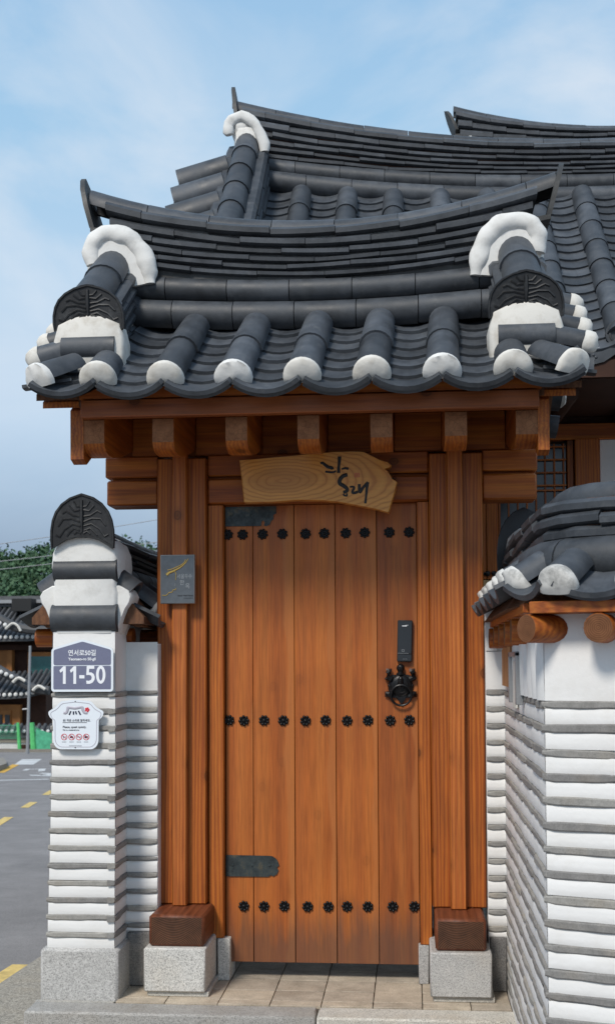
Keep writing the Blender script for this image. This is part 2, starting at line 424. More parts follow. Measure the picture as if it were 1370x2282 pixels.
def cap_mesh(name, mat, r, dep, seed=0, drop=.02, hgt=1.0):
    """mortar plug closing the end of a cover tile; faces local -Y"""
    g = G(); rings = []; sg = 12
    for i, (k, y) in enumerate(((1.03, .012), (1.05, -.006), (.97, -dep*.5), (.72, -dep*.85), (.36, -dep), (.05, -dep*1.02))):
        ring = []
        for q in range(sg+1):
            a = -pi/2+pi*q/sg; x = r*k*math.sin(a); z = r*k*math.cos(a)*hgt
            p = V((x, y, z)); p += V((0, -1, .3))*noise.noise(V((x*22, z*22, seed*3.1+i)))*.010; ring.append(p)
        x = r*k
        ring.append(V((x*.95, y+.004, -drop))); ring.append(V((-x*.95, y+.004, -drop)))
        rings.append(ring)
    g.loft(rings); return g.mesh(name, mat, center=False, ang=50)[0]

def path_fn(pts, ):
    pts = [V(p) for p in pts]; ls = [0]
    for a, b in zip(pts, pts[1:]): ls.append(ls[-1]+(b-a).length)
    def f(s):
        for i in range(len(pts)-1):
            if s <= ls[i+1] or i == len(pts)-2:
                k = (s-ls[i])/(ls[i+1]-ls[i]); return pts[i].lerp(pts[i+1], k)
    return f, ls[-1]
def sect(g, P, s0, s1, prof, n=3, mi=0, zf=None):
    """sweep (perp,z) profile along the plan path P between s0 and s1; zf(s) lifts it"""
    rings = []
    for i in range(n+1):
        s = s0+(s1-s0)*i/n; p = P(s); d = (P(s+.03)-P(s-.03)); d.z = 0; d.normalize(); q = V((d.y, -d.x, 0))
        z0 = zf(s) if zf else 0
        rings.append([V((p.x, p.y, 0))+q*a+V((0, 0, z0+b)) for a, b in prof])
    g.loft(rings, True, mi)

def slab_rows(parent, P, L, zt, zb, hw, n, plen, mat, s_in=0., weights=None, grow=.0, jitz=.003):
    wts = weights or [1]*n; tot = sum(wts); acc = 0
    for k in range(n):
        a0 = acc/tot; acc += wts[k]; a1 = acc/tot; off = (.5 if k % 2 else 0)*plen+jit(.03)
        s = s_in*(1-k/n)-0.0; s = max(s, 0); s_end = L-s; first = True
        while s < s_end-.02:
            e = min(s+(plen-off if first and off > .04 else plen)+jit(.012), s_end); first = False
            if s_end-e < .05: e = s_end
            h = hw+grow*k+jit(.008); dz = jit(jitz)*1.2; tl = jit(.009)
            def zf(q, a0=a0, dz=dz, s=s, tl=tl, e=e): return zb(q)+(zt(q)-zb(q))*a0+dz+tl*((q-s)/(e-s)-.5)
            hh = (zt((s+e)/2)-zb((s+e)/2))*(a1-a0)
            g = G(); sect(g, P, s+.0015, e-.0015, [(-h+.02, hh*.04), (-h, hh*.22), (-h-.002, hh*.62), (-h+.016, hh*.90), (0, hh*1.02), (h-.016, hh*.90), (h+.002, hh*.62), (h, hh*.22), (h-.02, hh*.04)], 3, 0, zf)
            g.obj('ridge_slab', mat, parent)
            s = e
def cover_run(parent, P, L, zf, Rr, plen, side, s0=0., tilt=35, mat=None, name='ridge_cover_tile', ha=100, ph=0.):
    """half round tiles lying along the path; side 0 = on top, +-1 = leaning out to that side"""
    s = s0; first = True
    while s < L-.03:
        e = min(s+(plen*(1-ph) if first and ph else plen), L)
        if L-e < .06: e = L
        first = False
        a = {0: 0, 1: R(90-tilt), -1: -R(90-tilt)}[side]; prof = []
        rr = Rr*random.uniform(.985, 1.015)
        hA = R(ha)
        for q in range(11):
            t = a-hA+2*hA*q/10; prof.append((rr*math.sin(t), rr*math.cos(t)))
        for q in range(10, -1, -1):
            t = a-hA+2*hA*q/10; prof.append(((rr-.016)*math.sin(t), (rr-.016)*math.cos(t)))
        dz = jit(.002)
        g = G(); sect(g, P, s+.002, e-.002, prof, 3, 0, lambda q: zf(q)+dz); g.obj(name, mat or TL, parent); s = e

def ornament(parent, p, face, w_, h, tilt=8, name='end_ornament_tile'):
    """arched end tile with a palm-like relief; p = bottom centre, face = outward direction"""
    face = V(face).normalized(); u = V((0, 0, 1)).cross(face).normalized(); fz = (V((0, 0, 1))+face*math.tan(R(tilt))).normalized()
    n = u.cross(fz).normalized()
    if n.dot(face) < 0: n = -n
    def q(a, b, c=0): return V(p)+u*a*w_+fz*b*h+n*c
    half = [(.5, 0), (.507, .16), (.503, .34), (.475, .53), (.42, .69), (.325, .83), (.19, .94), (.065, .99)]
    outl = half+[(0, 1.015)]+[(-a, b) for a, b in half[::-1]]
    inner = [(-.42, .07), (-.28, .17), (-.1, .225), (.1, .225), (.28, .17), (.42, .07)]
    pts = outl+inner
    def plate(k, c0, c1):
        cx, cy = 0, .45
        return [q(cx+(a-cx)*k, cy+(b-cy)*k, c1) for a, b in pts], [q(cx+(a-cx)*k, cy+(b-cy)*k, c0) for a, b in pts]
    g = G(); f, b = plate(1, -.012, .006); g.loft([b, f])
    rim = [q(a*.975, b*.985+.005, .006) for a, b in pts]; rim.append(rim[0]); g.tube(rim, .0062, 6, upv=n)
    sc = w_/.28
    g.tube([q(0, .9, .007), q(0, .6, .010), q(0, .30, .007)], [.007*sc, .010*sc, .004*sc], 6, upv=n)
    for sx in (1, -1):
        for br in ([(.03, .72), (.12, .70), (.2, .80)], [(.03, .78), (.08, .79), (.13, .88)], [(.03, .60), (.14, .62), (.25, .70), (.31, .66)],
                   [(.03, .50), (.16, .56), (.30, .55), (.38, .42)], [(.03, .42), (.15, .46), (.28, .36), (.36, .22), (.42, .26)],
                   [(.04, .34), (.13, .38), (.2, .30), (.24, .24)], [(.02, .28), (.08, .32), (.13, .27)]):
            P3 = [q(sx*a, b, .0065) for a, b in br]; pp = []
            for i in range(len(P3)-1):
                for k in range(3): pp.append(P3[i].lerp(P3[i+1], k/3))
            pp.append(P3[-1]); g.tube(pp, .0042*sc, 5, upv=n)
    return g.obj(name, TLd, parent)

def rough_stone(parent, M, L, h, d, mat=ST, name='course_stone', back=.03):
    """flat stone: local X length, Z height, protrudes d towards local -Y"""
    n = max(3, int(L/.035)); rings = []; sd = random.uniform(0, 99)
    for i in range(n+1):
        x = -L/2+L*i/n; a = noise.noise(V((x*7, sd, 0)))*.0038; b = noise.noise(V((x*8, sd+7, 0)))*.0028; c = noise.noise(V((x*14, sd+3, 5)))*.004
        e = .0045 if i in (0, n) else 0
        rings.append([V((x, back, -h/2+a)), V((x, -d+c+e+.003, -h/2+a+e*.6)), V((x, -d+c+e, -h/2+a+.004+e)), V((x, -d+c+e, h/2+b-.004-e)), V((x, -d+c+e+.003, h/2+b-e*.6)), V((x, back, h/2+b))])
    g = G(); g.loft(rings); me, _ = g.mesh(name, mat, center=False, ang=30)
    return place(me, name, M, parent)
def face_M(p, out):        # local X along wall, -Y = outward
    o = V(out).normalized(); x = V((0, 0, 1)).cross(-o).normalized()*1
    # columns X, Y(=inward), Z
    y = -o; x = y.cross(V((0, 0, 1))).normalized()
    M = Matrix((x, y, V((0, 0, 1)))).transposed().to_4x4(); M.translation = p; return M
def plaster_sheet(g, a, b, out, z0, z1, bulge=.007, seg=.05, ribs=0):
    """one puffed plaster band on a wall face between plan points a and b"""
    a = V((*a, 0)); b = V((*b, 0)); o = V((*out, 0)).normalized(); L = (b-a).length; n = max(2, int(L/seg)) if not ribs else ribs*8; rows = 5
    vs = []; fs = []
    for i in range(n+1):
        for j in range(rows+1):
            k = j/rows; bl = bulge*(1-(2*k-1)**4)
            p = a.lerp(b, i/n)+V((0, 0, z0+(z1-z0)*k)); e = 0
            e = bl+noise.noise(p*13)*.0035+noise.noise(p*45)*.001
            if ribs: e += .016*abs(math.sin(pi*ribs*i/n))
            if i in (0, n): e = min(e, 0.002)
            vs.append(p+o*e)
    for i in range(n):
        for j in range(rows):
            fs.append((i*(rows+1)+j, (i+1)*(rows+1)+j, (i+1)*(rows+1)+j+1, i*(rows+1)+j+1))
    g.add(vs, fs)
def catmull(P, k=4):
    P = [V(p) for p in P]; o = []
    for i in range(len(P)-1):
        a, b, c, d = P[max(i-1, 0)], P[i], P[i+1], P[min(i+2, len(P)-1)]
        for j in range(k):
            t = j/k; o.append(.5*((2*b)+(c-a)*t+(2*a-5*b+4*c-d)*t*t+(3*b-a-3*c+d)*t**3))
    o.append(P[-1]); return o

# ================================================================== GROUND AND SETTING
def road_z(y): return -.15-.048*(y+.22)
def sheet(name, pts, mat, dz, kind='structure', parent=None, th=None, **k):
    g = G()
    if th:
        g.loft([[V((x, y, road_z(y)+dz-th)) for x, y in pts], [V((x, y, road_z(y)+dz)) for x, y in pts]])
    else: g.add([V((x, y, road_z(y)+dz)) for x, y in pts], [tuple(range(len(pts)))])
    o = g.obj(name, mat, parent, smooth=False)
    if kind: o['kind'] = kind
    if k: tag(o, **k)
    return o
g = G(); xs = [-900, -300, -60, -20, 20, 60, 300, 900]; ys = [-40, 0, 20, 46]
vs = [V((x, y, road_z(y))) for y in ys for x in xs]+[V((x, y, road_z(46)-.4+(.0)*y)) for y in (70, 2500) for x in xs]
nx = len(xs); fs = [(j*nx+i, j*nx+i+1, (j+1)*nx+i+1, (j+1)*nx+i) for j in range(len(ys)+1) for i in range(nx-1)]
g.add(vs, fs); g.obj('road', AS, None, False, kind='structure')
sheet('pavement', [(-2.02, -3.2), (-1.2, -3.2), (-1.2, 2.9), (-2.10, 2.9)], CN, .012, th=.06)
for a, b in ((-3.2, 1.045), (2.0, 3.4), (4.4, 5.8)):
    sheet('yellow_edge_line', [(-2.165, a), (-2.045, a), (-2.055-.02*max(a, 0), b), (-2.175-.02*max(a, 0), b)], YL, .004)
# line-ups of dashes and markings on the street
for y0, y1 in ((12.2, 13.4), (15.2, 16.5), (9.1, 10.5), (18.4, 19.7), (6, 7.3)):
    xa = -5.94-(y0-12.2)*.21; xb = -5.94-(y1-12.2)*.21
    sheet('yellow_centre_dash', [(xa, y0), (xa+.13, y0), (xb+.13, y1), (xb, y1)], YL, .004)
sheet('white_road_block', [(-11.86, 29.0), (-11.3, 29.1), (-12.6, 33.9), (-13.25, 33.8)], WP, .004)
sheet('white_road_block', [(-9.9, 29.4), (-9.3, 29.5), (-10.5, 33.9), (-11.1, 33.8)], WP, .004)
for q in ([(-10.3, 25.1), (-10.5, 26), (-10.0, 26.2), (-9.55, 24.7), (-9.7, 24.6), (-10.1, 25.9), (-10.33, 25.85), (-10.15, 25.1)],
          [(-9.25, 23.3), (-9.3, 23.7), (-8.5, 23.3), (-8.45, 22.9)], [(-9.1, 22.2), (-9.3, 22.7), (-8.45, 22.3), (-8.3, 21.8)], [(-8.9, 22.2), (-9.0, 23.5), (-8.8, 23.5), (-8.7, 22.2)]):
    sheet('white_road_lettering', q, WP, .004)
sheet('white_stop_line', [(-10.2, 19.2), (-8.1, 20.5), (-8.2, 20.75), (-10.3, 19.45)], WP, .004)
sheet('traffic_island', [(-14.5, 31.5), (-13.0, 31.3), (-11.2, 26.5), (-10.6, 24), (-13, 21)], CN, .14, th=.2)
sheet('yellow_island_edge', [(-10.5, 23.6), (-10.28, 23.7), (-11.7, 29.0), (-11.95, 29.1)], YLf, .006)
sheet('far_pavement', [(-60, 42.6), (10, 42.6), (10, 60), (-60, 60)], CN, .12, th=.3)

# raised ground behind the gate, with threshold paving in front
g = G(); g.box(-1.56, 9, .62, 9, -.6, -.01); g.obj('courtyard', CN, None, False, kind='structure')
bed = G(); bed.box(-1.262, .405, -.325, .62, -.3, -.012); bed = bed.obj('threshold_paving', JT, None, False, kind='structure')
rows = [(-.32, -.255), (-.25, -.105), (-.10, .06), (.065, .23), (.235, .40), (.405, .61)]
xj = [-1.255, -1.045, -.82, -.60, -.385, -.17, .035, .235, .40]
for i, (y0, y1) in enumerate(rows):
    for a, b in zip(xj, xj[1:]):
        sh = -.012*i if a < 0 else 0
        g = G(); g.box(a+.002-sh*0, b-.002, y0, y1-.001, -.02, 0.0+jit(.0012), .0015)
        o = g.obj('paving_stone', PV, bed)
steps = empty('kerb_step', (-.6, -.4, -.14), 'long grey granite step across the front of the gate threshold', 'step')
for a, b in ((-1.60, -.398), (-.392, .42)):
    g = G(); g.box(a, b, -.475, -.33, -.16, -.002, .008); g.obj('step_stone', KB, steps)
g = G(); g.prism([(-1.60, -.30), (-1.262, -.30), (-1.262, -.326), (-1.60, -.326)], lambda x, y: V((x, y, -.16)), lambda x, y: V((x, y, -.004))); g.obj('step_stone', KB, steps)

# ================================================================== TILE MESHES (shared)
M_cov = tmesh('cover_tile', TL, L=.31, Rr=.073, t=.014, ha=R(90), seg=10, taper=.90)
M_covs = tmesh('verge_cover_tile', TL, L=.2, Rr=.055, t=.012, ha=R(90), seg=8, taper=.95)
M_pan = tmesh('pan_tile', TL, L=.30, Rr=.225, t=.018, ha=R(37.5), inv=True, seg=8, taper=1.)
M_cap = [cap_mesh('mortar_cap', PLc if i > 2 else PL, .075, .024, i) for i in range(5)]
M_caps = [cap_mesh('verge_mortar_cap', PLc, .056, .05, i+9, .012) for i in range(3)]
M_capd = [cap_mesh('weathered_cap', PLd, .060, .030, i+20) for i in range(3)]
M_panw = tmesh('wall_pan_tile', TL, L=.17, Rr=.225, t=.018, ha=R(36.5), inv=True, seg=8, taper=1.)
M_covw = tmesh('wall_cover_tile', TL, L=.2, Rr=.059, t=.013, ha=R(90), seg=10, taper=.97)

def cover_column(parent, p0, p1, n=None, caps=None, me=None, cov=.29, upv=(0, 0, 1)):
    """cover tiles from the eave end p0 up to p1, with an optional mortar cap"""
    p0 = V(p0); p1 = V(p1); d = p1-p0; L = d.length; d.normalize(); me = me or M_cov; s = 0; k = 0
    n = n or max(1, math.ceil(L/cov)); st = L/n
    Lm = .31 if me is M_cov else .2
    for i in range(n):
        M = frame(p0+d*st*i+V((jit(.002), 0, jit(.0015))), d, upv) @ Matrix.Diagonal((1, min(1.05, (st+.02)/Lm) if n > 1 else L/Lm, 1, 1))
        place(me, 'cover_tile', M, parent)
    if caps: place(random.choice(caps), 'mortar_cap', frame(p0, d, upv) @ Matrix.Rotation(jit(.06), 4, 'Y'), parent)
def pan_column(parent, p0, p1, expo=.098, me=None, lift=.032, wscale=1., upv=(0, 0, 1), dbl=True, one=False):
    p0 = V(p0); p1 = V(p1); d = (p1-p0); L = d.length; d.normalize(); x = d.cross(V(upv)).normalized(); nn = x.cross(d).normalized()
    n = 1 if one else max(2, int(L/expo)+1); me = me or M_pan
    for i in range(n):
        a = p0+d*expo*i+nn*(lift+jit(.002)); b = p0+d*(expo*i+.28)
        M = frame(a+x*jit(.002), b-a, nn) @ Matrix.Diagonal((wscale, 1, 1, 1)); place(me, 'pan_tile', M, parent)
    if dbl:
        a = p0+d*.012+nn*(lift-.019); M = frame(a, (p0+d*.28)-a, nn) @ Matrix.Diagonal((wscale, 1, 1, 1)); place(me, 'pan_tile', M, parent)

# ================================================================== WOODEN GATE
gate = empty('wooden_gate', (-.41, 0, 0), 'orange stained timber gate with small grey tiled roof and closed plank door', 'gate')
def gp(name, mat, *b, bev=.004, **k):
    g = G(); g.box(*b, bev); return g.obj(name, mat, gate, **k)
# granite bases and sill timbers
for x0, x1 in ((-1.151, -.885), (.069, .325)):
    b_ = gp('granite_base', GR, x0, x1, -.245, .22, .022, .208, bev=.006)
    g = G(); g.box(x0+.012, x1+.012, -.228, .22, 0.0, .021, .002); g.obj('granite_footing', KB, gate)
    xs0, xs1 = (x0+.017, x1-.008) if x0 < -1 else (.092, .305)
    g = G(); g.box(xs0, xs1, -.22, .30, .209, .344, .011)
    o = g.obj('sill_timber', [W['block'], W['blockend']], gate)
    for f in o.data.polygons:
        if f.normal.y < -.9: f.material_index = 1
gp('jamb_stone', GR, -.878, -.822, .035, .2, .0, .188); gp('jamb_stone', GR, .022, .067, .035, .2, .0, .172)
gp('post', W['z'], -1.148, -.921, 0, .2, .345, 2.362, bev=.006)
gp('post', W['z'], .085, .322, 0, .2, .345, 2.362, bev=.006)
gp('post_strip', W['strip'], -1.070, -1.004, -.042, -.001, .345, 2.385, bev=.005)
gp('post_strip', W['strip'], .163, .233, -.042, -.001, .345, 2.39, bev=.005)
gp('door_jamb', W['z'], -.919, -.849, .035, .17, .189, 2.15); gp('door_jamb', W['z'], .030, .084, .035, .17, .173, 2.15)
gp('tie_beam', W['x'], -1.397, -1.149, .03, .17, 2.281, 2.378, bev=.006); gp('tie_beam', W['x'], -.920, .084, .03, .17, 2.281, 2.378, bev=.006); gp('tie_beam', W['x'], .323, .568, .03, .17, 2.281, 2.378, bev=.006)
gp('lintel', W['x'], -1.388, -1.149, .024, .17, 2.152, 2.268, bev=.008); gp('lintel', W['x'], -.920, .084, .024, .17, 2.152, 2.268, bev=.008); gp('lintel', W['x'], .323, .564, .024, .17, 2.152, 2.268, bev=.008)
gp('beam_filler', W['x'], -1.37, .55, .07, .15, 2.262, 2.29, bev=0)
for a, b in ((-1.275, -1.07), (-.978, -.76), (-.67, -.46), (-.37, -.16), (-.068, .146), (.235, .43)):
    gp('frieze_board', W['x'], a, b, .05, .075, 2.380, 2.56)
gp('eave_purlin', W['x'], -1.34, .52, .078, .16, 2.38, 2.75)
# rafters with rounded noses
prof = [(-.45, 2.448), (-.45, 2.35), (-.435, 2.332), (-.41, 2.320), (-.37, 2.312), (-.30, 2.314), (-.15, 2.345), (.03, 2.40), (.11, 2.42), (.19, 2.40), (.37, 2.345), (.52, 2.314), (.59, 2.312), (.65, 2.332), (.67, 2.35), (.67, 2.448), (.11, 2.83)]
for xc in (-1.32, -1.024, -.715, -.415, -.114, .19, .477):
    w2 = .045 if xc > -1.3 else .046
    g = G(); g.prism(prof, lambda y, z: V((xc-w2, y, z)), lambda y, z: V((xc+w2, y, z)))
    o = g.obj('rafter', [W['y'], W['end']], gate)
    for f in o.data.polygons:
        if f.normal.y < -.95: f.material_index = 1
# roof deck carrying tiles
g = G(); dk = [(-.478, 2.500), (.11, 2.845), (.698, 2.500), (.698, 2.548), (.11, 2.93), (-.478, 2.548)]
g.prism(dk, lambda y, z: V((-1.375, y, z)), lambda y, z: V((.545, y, z)))
gr = g.obj('gate_roof', W['old'], gate, smooth=False, label='curved ridge roof of grey clay tiles over the gate')
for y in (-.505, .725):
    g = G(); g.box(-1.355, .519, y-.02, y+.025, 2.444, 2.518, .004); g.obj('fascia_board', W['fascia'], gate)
g = G(); n = 84; pts = []
for i in range(n+1):
    x = -1.36+1.89*i/n; ph = ((x+.982+.1392)/.2785) % 1
    pts.append((x, 2.576-.05*math.sin(pi*((ph+.5) % 1))))
poly = pts+[(.53, 2.519), (-1.36, 2.519)]
for y in (-.524, .716):
    g = G(); g.prism(poly, lambda x, z: V((x, y, z+.004)), lambda x, z: V((x, y+.03, z+.004))); g.obj('scalloped_eave_board', W['x'], gate)
# bargeboards and verge boards
for x0, x1, xe0, xe1 in ((-1.418, -1.362, -1.53, -1.335), (.521, .566, .53, .67)):
    g = G(); bp = [(-.455, 2.49), (-.45, 2.285), (-.40, 2.27), (-.2, 2.38), (.11, 2.60), (.42, 2.38), (.62, 2.27), (.67, 2.285), (.675, 2.49), (.11, 2.885)]
    g.prism(bp, lambda y, z: V((x0, y, z)), lambda y, z: V((x1, y, z))); g.obj('bargeboard', W['y'], gate)
    for sgn in (1, -1):
        g = G(); q = [(-.475, 2.498), (-.475, 2.524), (.108, 2.93), (.108, 2.90)]
        g.prism(q, lambda y, z: V((xe0, y if sgn > 0 else .22-y, z)), lambda y, z: V((xe1, y if sgn > 0 else .22-y, z))); g.obj('verge_board', W['y'], gate)
        g = G(); q = [(-.50, 2.525), (-.50, 2.552), (.108, 2.965), (.108, 2.935)]
        g.prism(q, lambda y, z: V((min(xe0, xe0+.02)-.02, y if sgn > 0 else .22-y, z)), lambda y, z: V((xe1+.02, y if sgn > 0 else .22-y, z))); g.obj('verge_board', W['old'], gate)
# ---- door
g = G()
for z in (.45, 1.1, 1.8): g.box(-.82, .0, .125, .16, z, z+.09)
door = g.obj('door', W['x'], gate, label='closed door of five upright reddish planks')
edges = [-.846, -.7195, -.5295, -.3415, -.1525, .029]
for i in range(5):
    g = G(); g.box(edges[i]+.0012, edges[i+1]-.0012, .08+jit(.0008), .124, .074, 2.15, .0016)
    o = g.obj('plank', W['door'], door)
g = G(); g.box(-.85, .03, .30, .34, .0, 2.15); 
# studs
g = G(); g.ball((0, -.004, 0), .0085, .008, .0085, 8, 6)
for k in range(8):
    a = k*pi/4; g.ball((.0185*math.cos(a), -.002, .0185*math.sin(a)), .0072, .0062, .0072, 8, 5)
g.tube([(0, .002, 0), (0, -.002, 0)], .016, 12, upv=V((0, 0, 1)))
Mst, _ = g.mesh('door_stud', IR, center=False)
for z, xs_ in ((2.016, (-.835, -.766, -.673, -.582, -.476, -.39, -.292, -.206, -.094, -.005)), (1.164, (-.83, -.762, -.669, -.581, -.48, -.389, -.291, -.197, -.096, -.01)), (.328, (-.764, -.672, -.58, -.474, -.381, -.296, -.203, -.091, .005))):
    for x in xs_:
        place(Mst, 'door_stud', Matrix.Translation((x, .0775, z+(x+.4)*.012*(1 if z < 1 else 0)+jit(.0015))) @ Matrix.Rotation(jit(.4), 4, 'Y'), door)
# hinge plates
hz = [(0, 0), (.195, 0), (.205, .008), (.215, .002), (.232, .012), (.240, .03), (.232, .042), (.243, .052), (.236, .072), (.225, .084), (.212, .092), (.195, .094), (0, .096)]
for z, fl in ((2.055, 0), (.458, 0)):
    pts = hz if z < 1 else [(0, .0), (.165, .0), (.168, .02), (.176, .026), (.182, .014), (.178, .002), (.19, -.002), (.205, .006), (.212, .022), (.222, .03), (.222, .05), (.235, .058), (.235, .09), (0, .09)]
    g = G(); g.prism([(a-.845, b+z) for a, b in pts], lambda x, zz: V((x, .0740, zz)), lambda x, zz: V((x, .079, zz)))
    for hx in (.03, .12, .2): g.ball((-.845+hx, .0735, z+.05), .006, .003, .006, 8, 4)
    g.obj('hinge_plate', IRp, door, smooth=True, ang=25)
# door lock
g = G(); g.box(-.034, .034, -.010, .012, -.094, .094, .004)
Ml = Matrix.Translation((-.028, .066, 1.522)) @ Matrix.Rotation(R(1.5), 4, 'Y')
me, _ = g.mesh('door_lock', LKe, center=False); lock = place(me, 'door_lock', Ml, gate); lock['label'] = 'slim black electronic door lock'
def lp(name, mat, fn):
    g = G(); fn(g); me, _ = g.mesh(name, mat, center=False); return place(me, name, Ml, lock)
lp('lock_cover', LKm, lambda g: (g.box(-.031, .031, -.0135, -.0102, -.058, .090, .0015), g.box(-.031, .031, -.0128, -.0102, -.090, -.060, .001)))
lp('lock_mark', WT, lambda g: (g.box(-.013, .008, -.0142, -.0136, .066, .0695), g.box(.001, .014, -.0142, -.0136, .0705, .072)))
lp('card_mark', SV, lambda g: (g.box(-.013, -.001, -.0142, -.0136, -.040, -.0388), g.box(-.013, -.001, -.0142, -.0136, -.0475, -.0463), g.box(-.013, -.0118, -.0142, -.0136, -.0463, -.040), g.box(-.0022, -.001, -.0142, -.0136, -.0463, -.040), g.box(-.031, .018, -.0142, -.0136, -.0560, -.0548), g.box(-.008, .012, -.0134, -.0129, -.0815, -.0808)))
# turtle knocker
def rounded_sq(cx, cz, h, r): return [(cx+sx*(h-r)+r*math.cos(a), cz+sz*(h-r)+r*math.sin(a)) for sx, sz, a0 in ((1, 1, 0), (-1, 1, pi/2), (-1, -1, pi), (1, -1, 1.5*pi)) for a in [a0+pi/6*k for k in range(4)]]
kn = G(); cx, cz = -.048, 1.322
g = G(); g.ball((cx, .078, cz-.002), .057, .024, .058, 16, 10, .12, 60); g.prism(rounded_sq(cx, cz-.004, .052, .020), lambda x, z: V((x, .069, z)), lambda x, z: V((x, .079, z)))
for i in range(14):
    a = 2*pi*i/14; g.ball((cx+.050*math.cos(a), .074, cz-.002+.053*math.sin(a)), .009, .007, .009, 6, 5)
for rr in (.018, .03, .042): g.tube([(cx+rr*math.cos(2*pi*k/24), .0785-.022*math.sqrt(max(0, 1-(rr/.053)**2))-.0005, cz-.002+rr*1.05*math.sin(2*pi*k/24)) for k in range(25)], .0024, 5)
knock = g.obj('door_knocker', IR, gate, label='black cast iron turtle knocker with hanging ring')
g = G(); g.ball((cx, .064, cz+.078), .0185, .015, .019, 10, 8); g.tube([(cx, .066, cz+.072), (cx, .070, cz+.05)], [.011, .015], 8); g.ball((cx-.004, .051, cz+.083), .004, .003, .004, 6, 4); g.obj('turtle_head', IR, knock)
for sx in (-1, 1):
    g = G(); g.tube([(cx+sx*.042, .068, cz+.028), (cx+sx*.060, .064, cz+.036), (cx+sx*.056, .062, cz+.056), (cx+sx*.052, .063, cz+.064)], [.016, .015, .012, .012], 8)
    for k in range(4): g.tube([(cx+sx*.052+(k-1.5)*.0062, .062, cz+.062), (cx+sx*.052+(k-1.5)*.0068, .066, cz+.076)], [.0038, .0026], 5)
    g.obj('turtle_leg', IR, knock)
    g = G(); g.tube([(cx+sx*.040, .069, cz-.052), (cx+sx*.055, .066, cz-.038), (cx+sx*.066, .069, cz-.034)], [.013, .013, .009], 8)
    for k in range(4): g.tube([(cx+sx*.06, .067, cz-.030-k*.006), (cx+sx*.072, .071, cz-.030-k*.0065)], [.0036, .0024], 5)
    g.obj('turtle_leg', IR, knock)
g = G(); g.prism([(cx-.022, cz-.045), (cx+.026, cz-.045), (cx+.019, cz-.065), (cx+.003, cz-.086), (cx-.012, cz-.065)], lambda x, z: V((x, .064, z)), lambda x, z: V((x, .078, z))); g.obj('turtle_tail', IR, knock)
g = G(); g.ball((cx, .054, cz+.018), .013, .012, .025, 10, 8)
for k in range(6): g.tube([(cx-.008, .046, cz+.028-k*.007), (cx, .0415, cz+.027-k*.007), (cx+.008, .046, cz+.028-k*.007)], .0022, 5)
g.obj('knocker_boss', IR, knock)
g = G(); g.tube([(cx+.002+.046*math.cos(2*pi*k/32), .046+.010*(1-math.sin(2*pi*k/32))*.6, cz-.044+.046*math.sin(2*pi*k/32)) for k in range(33)], .0052, 8, upv=V((0, 1, 0))); g.obj('knocker_ring', IR, knock)

# ---- gate roof tiles
def zr(y): return 2.575+(y+.60)*.682
def lift(x): return .022*(abs(x+.42)/1.1)**4
SP = .2785; X0 = -.982
for side in (0, 1):
    Y = (lambda y: y) if not side else (lambda y: .22-y)
    for k in range(-1, 6):
        x = X0+SP*k; short = k in (-1, 5)
        xt = x+(.024 if k not in (-1, 5) else 0)*(1 if not side else 0)
        cover_column(gr, (x, Y(-.60), zr(-.60)+lift(x)), (xt, Y(-.06 if not short else -.44), zr(-.06 if not short else -.44)), n=2 if not short else 1, caps=M_cap)
    for k in range(-2, 6):
        x = X0+SP*(k+.5); l = lift(x)
        pan_column(gr, (x, Y(-.645), zr(-.635)-.040+l), (x+.024, Y(-.03), zr(-.03)-.036+l*.2), expo=.112)
    # corner covers
    for xa, xb in ((-1.385, -1.50), (.525, .64)):
        cover_column(gr, (xb, Y(-.61), zr(-.605)+.006), (xa, Y(-.46), zr(-.46)-.002), n=1, caps=M_cap)
    # verge tiles pointing out over the gables
    for sx, xe, xi in ((-1, -1.575, -1.40), (1, .725, .53)):
        for q, y in enumerate((-.385, -.245, -.105, .035)):
            up_ = V((0, -.56 if not side else .56, .83))
            cover_column(gr, (xe-(.012*q*0), Y(y), zr(y)+.008), (xi, Y(y), zr(y)+.055), n=1, caps=M_caps, me=M_covs, upv=up_)
        for q, y in enumerate((-.50, -.345, -.195, -.045)):
            M = frame((xe-.012*sx*0+(-.02 if sx < 0 else .02), Y(y), zr(y)-.035), (-sx, 0, .12), V((0, -.56 if not side else .56, .83))) @ Matrix.Diagonal((.56, .7, .8, 1))
            place(M_pan, 'verge_pan_tile', M, gr)
# ridge
zc = lambda x: .16*(x+.40)**2
ridge_top = lambda s: 3.418+zc(s-1.41)
ridge_bot = lambda s: 3.178+.105*(s-1.01)**2
Pg, Lg = path_fn([(-1.41, .11, 0), (.60, .11, 0)])
slab_rows(gr, lambda s: V((-1.41+s, .11, 0)), 2.01, ridge_top, ridge_bot, .125, 6, .30, TL, s_in=.12, weights=[.9, .95, .95, 1.05, 1.25, 1.5], jitz=.0025)
g = G(); sect(g, lambda s: V((-1.41+s, .11, 0)), .05, 1.96, [(-.10, -.1), (-.10, .21), (.10, .21), (.10, -.1)], 16, 0, lambda s: ridge_bot(s)); g.obj('ridge_core', TLo, gr)
cover_run(gr, lambda s: V((-1.48+s, .11, 0)), 2.15, lambda s: 3.402+zc(s-1.48), .075, .29, 0, ph=.05)
z1 = lambda s: 3.121+.06*(s-1.41+.41)**2
z2 = lambda s: 3.000+.05*(s-1.41+.41)**2
for sd in (1, -1):
    off = .085*sd
    cover_run(gr, lambda s: V((-1.41+s, .11-off, 0)), 1.92, z1, .056, .285, sd, s0=.16, tilt=12, ph=.5)
    cover_run(gr, lambda s: V((-1.41+s, .11-off*1.28, 0)), 1.92, z2, .068, .2785, sd, s0=.16, tilt=28, ph=.35)
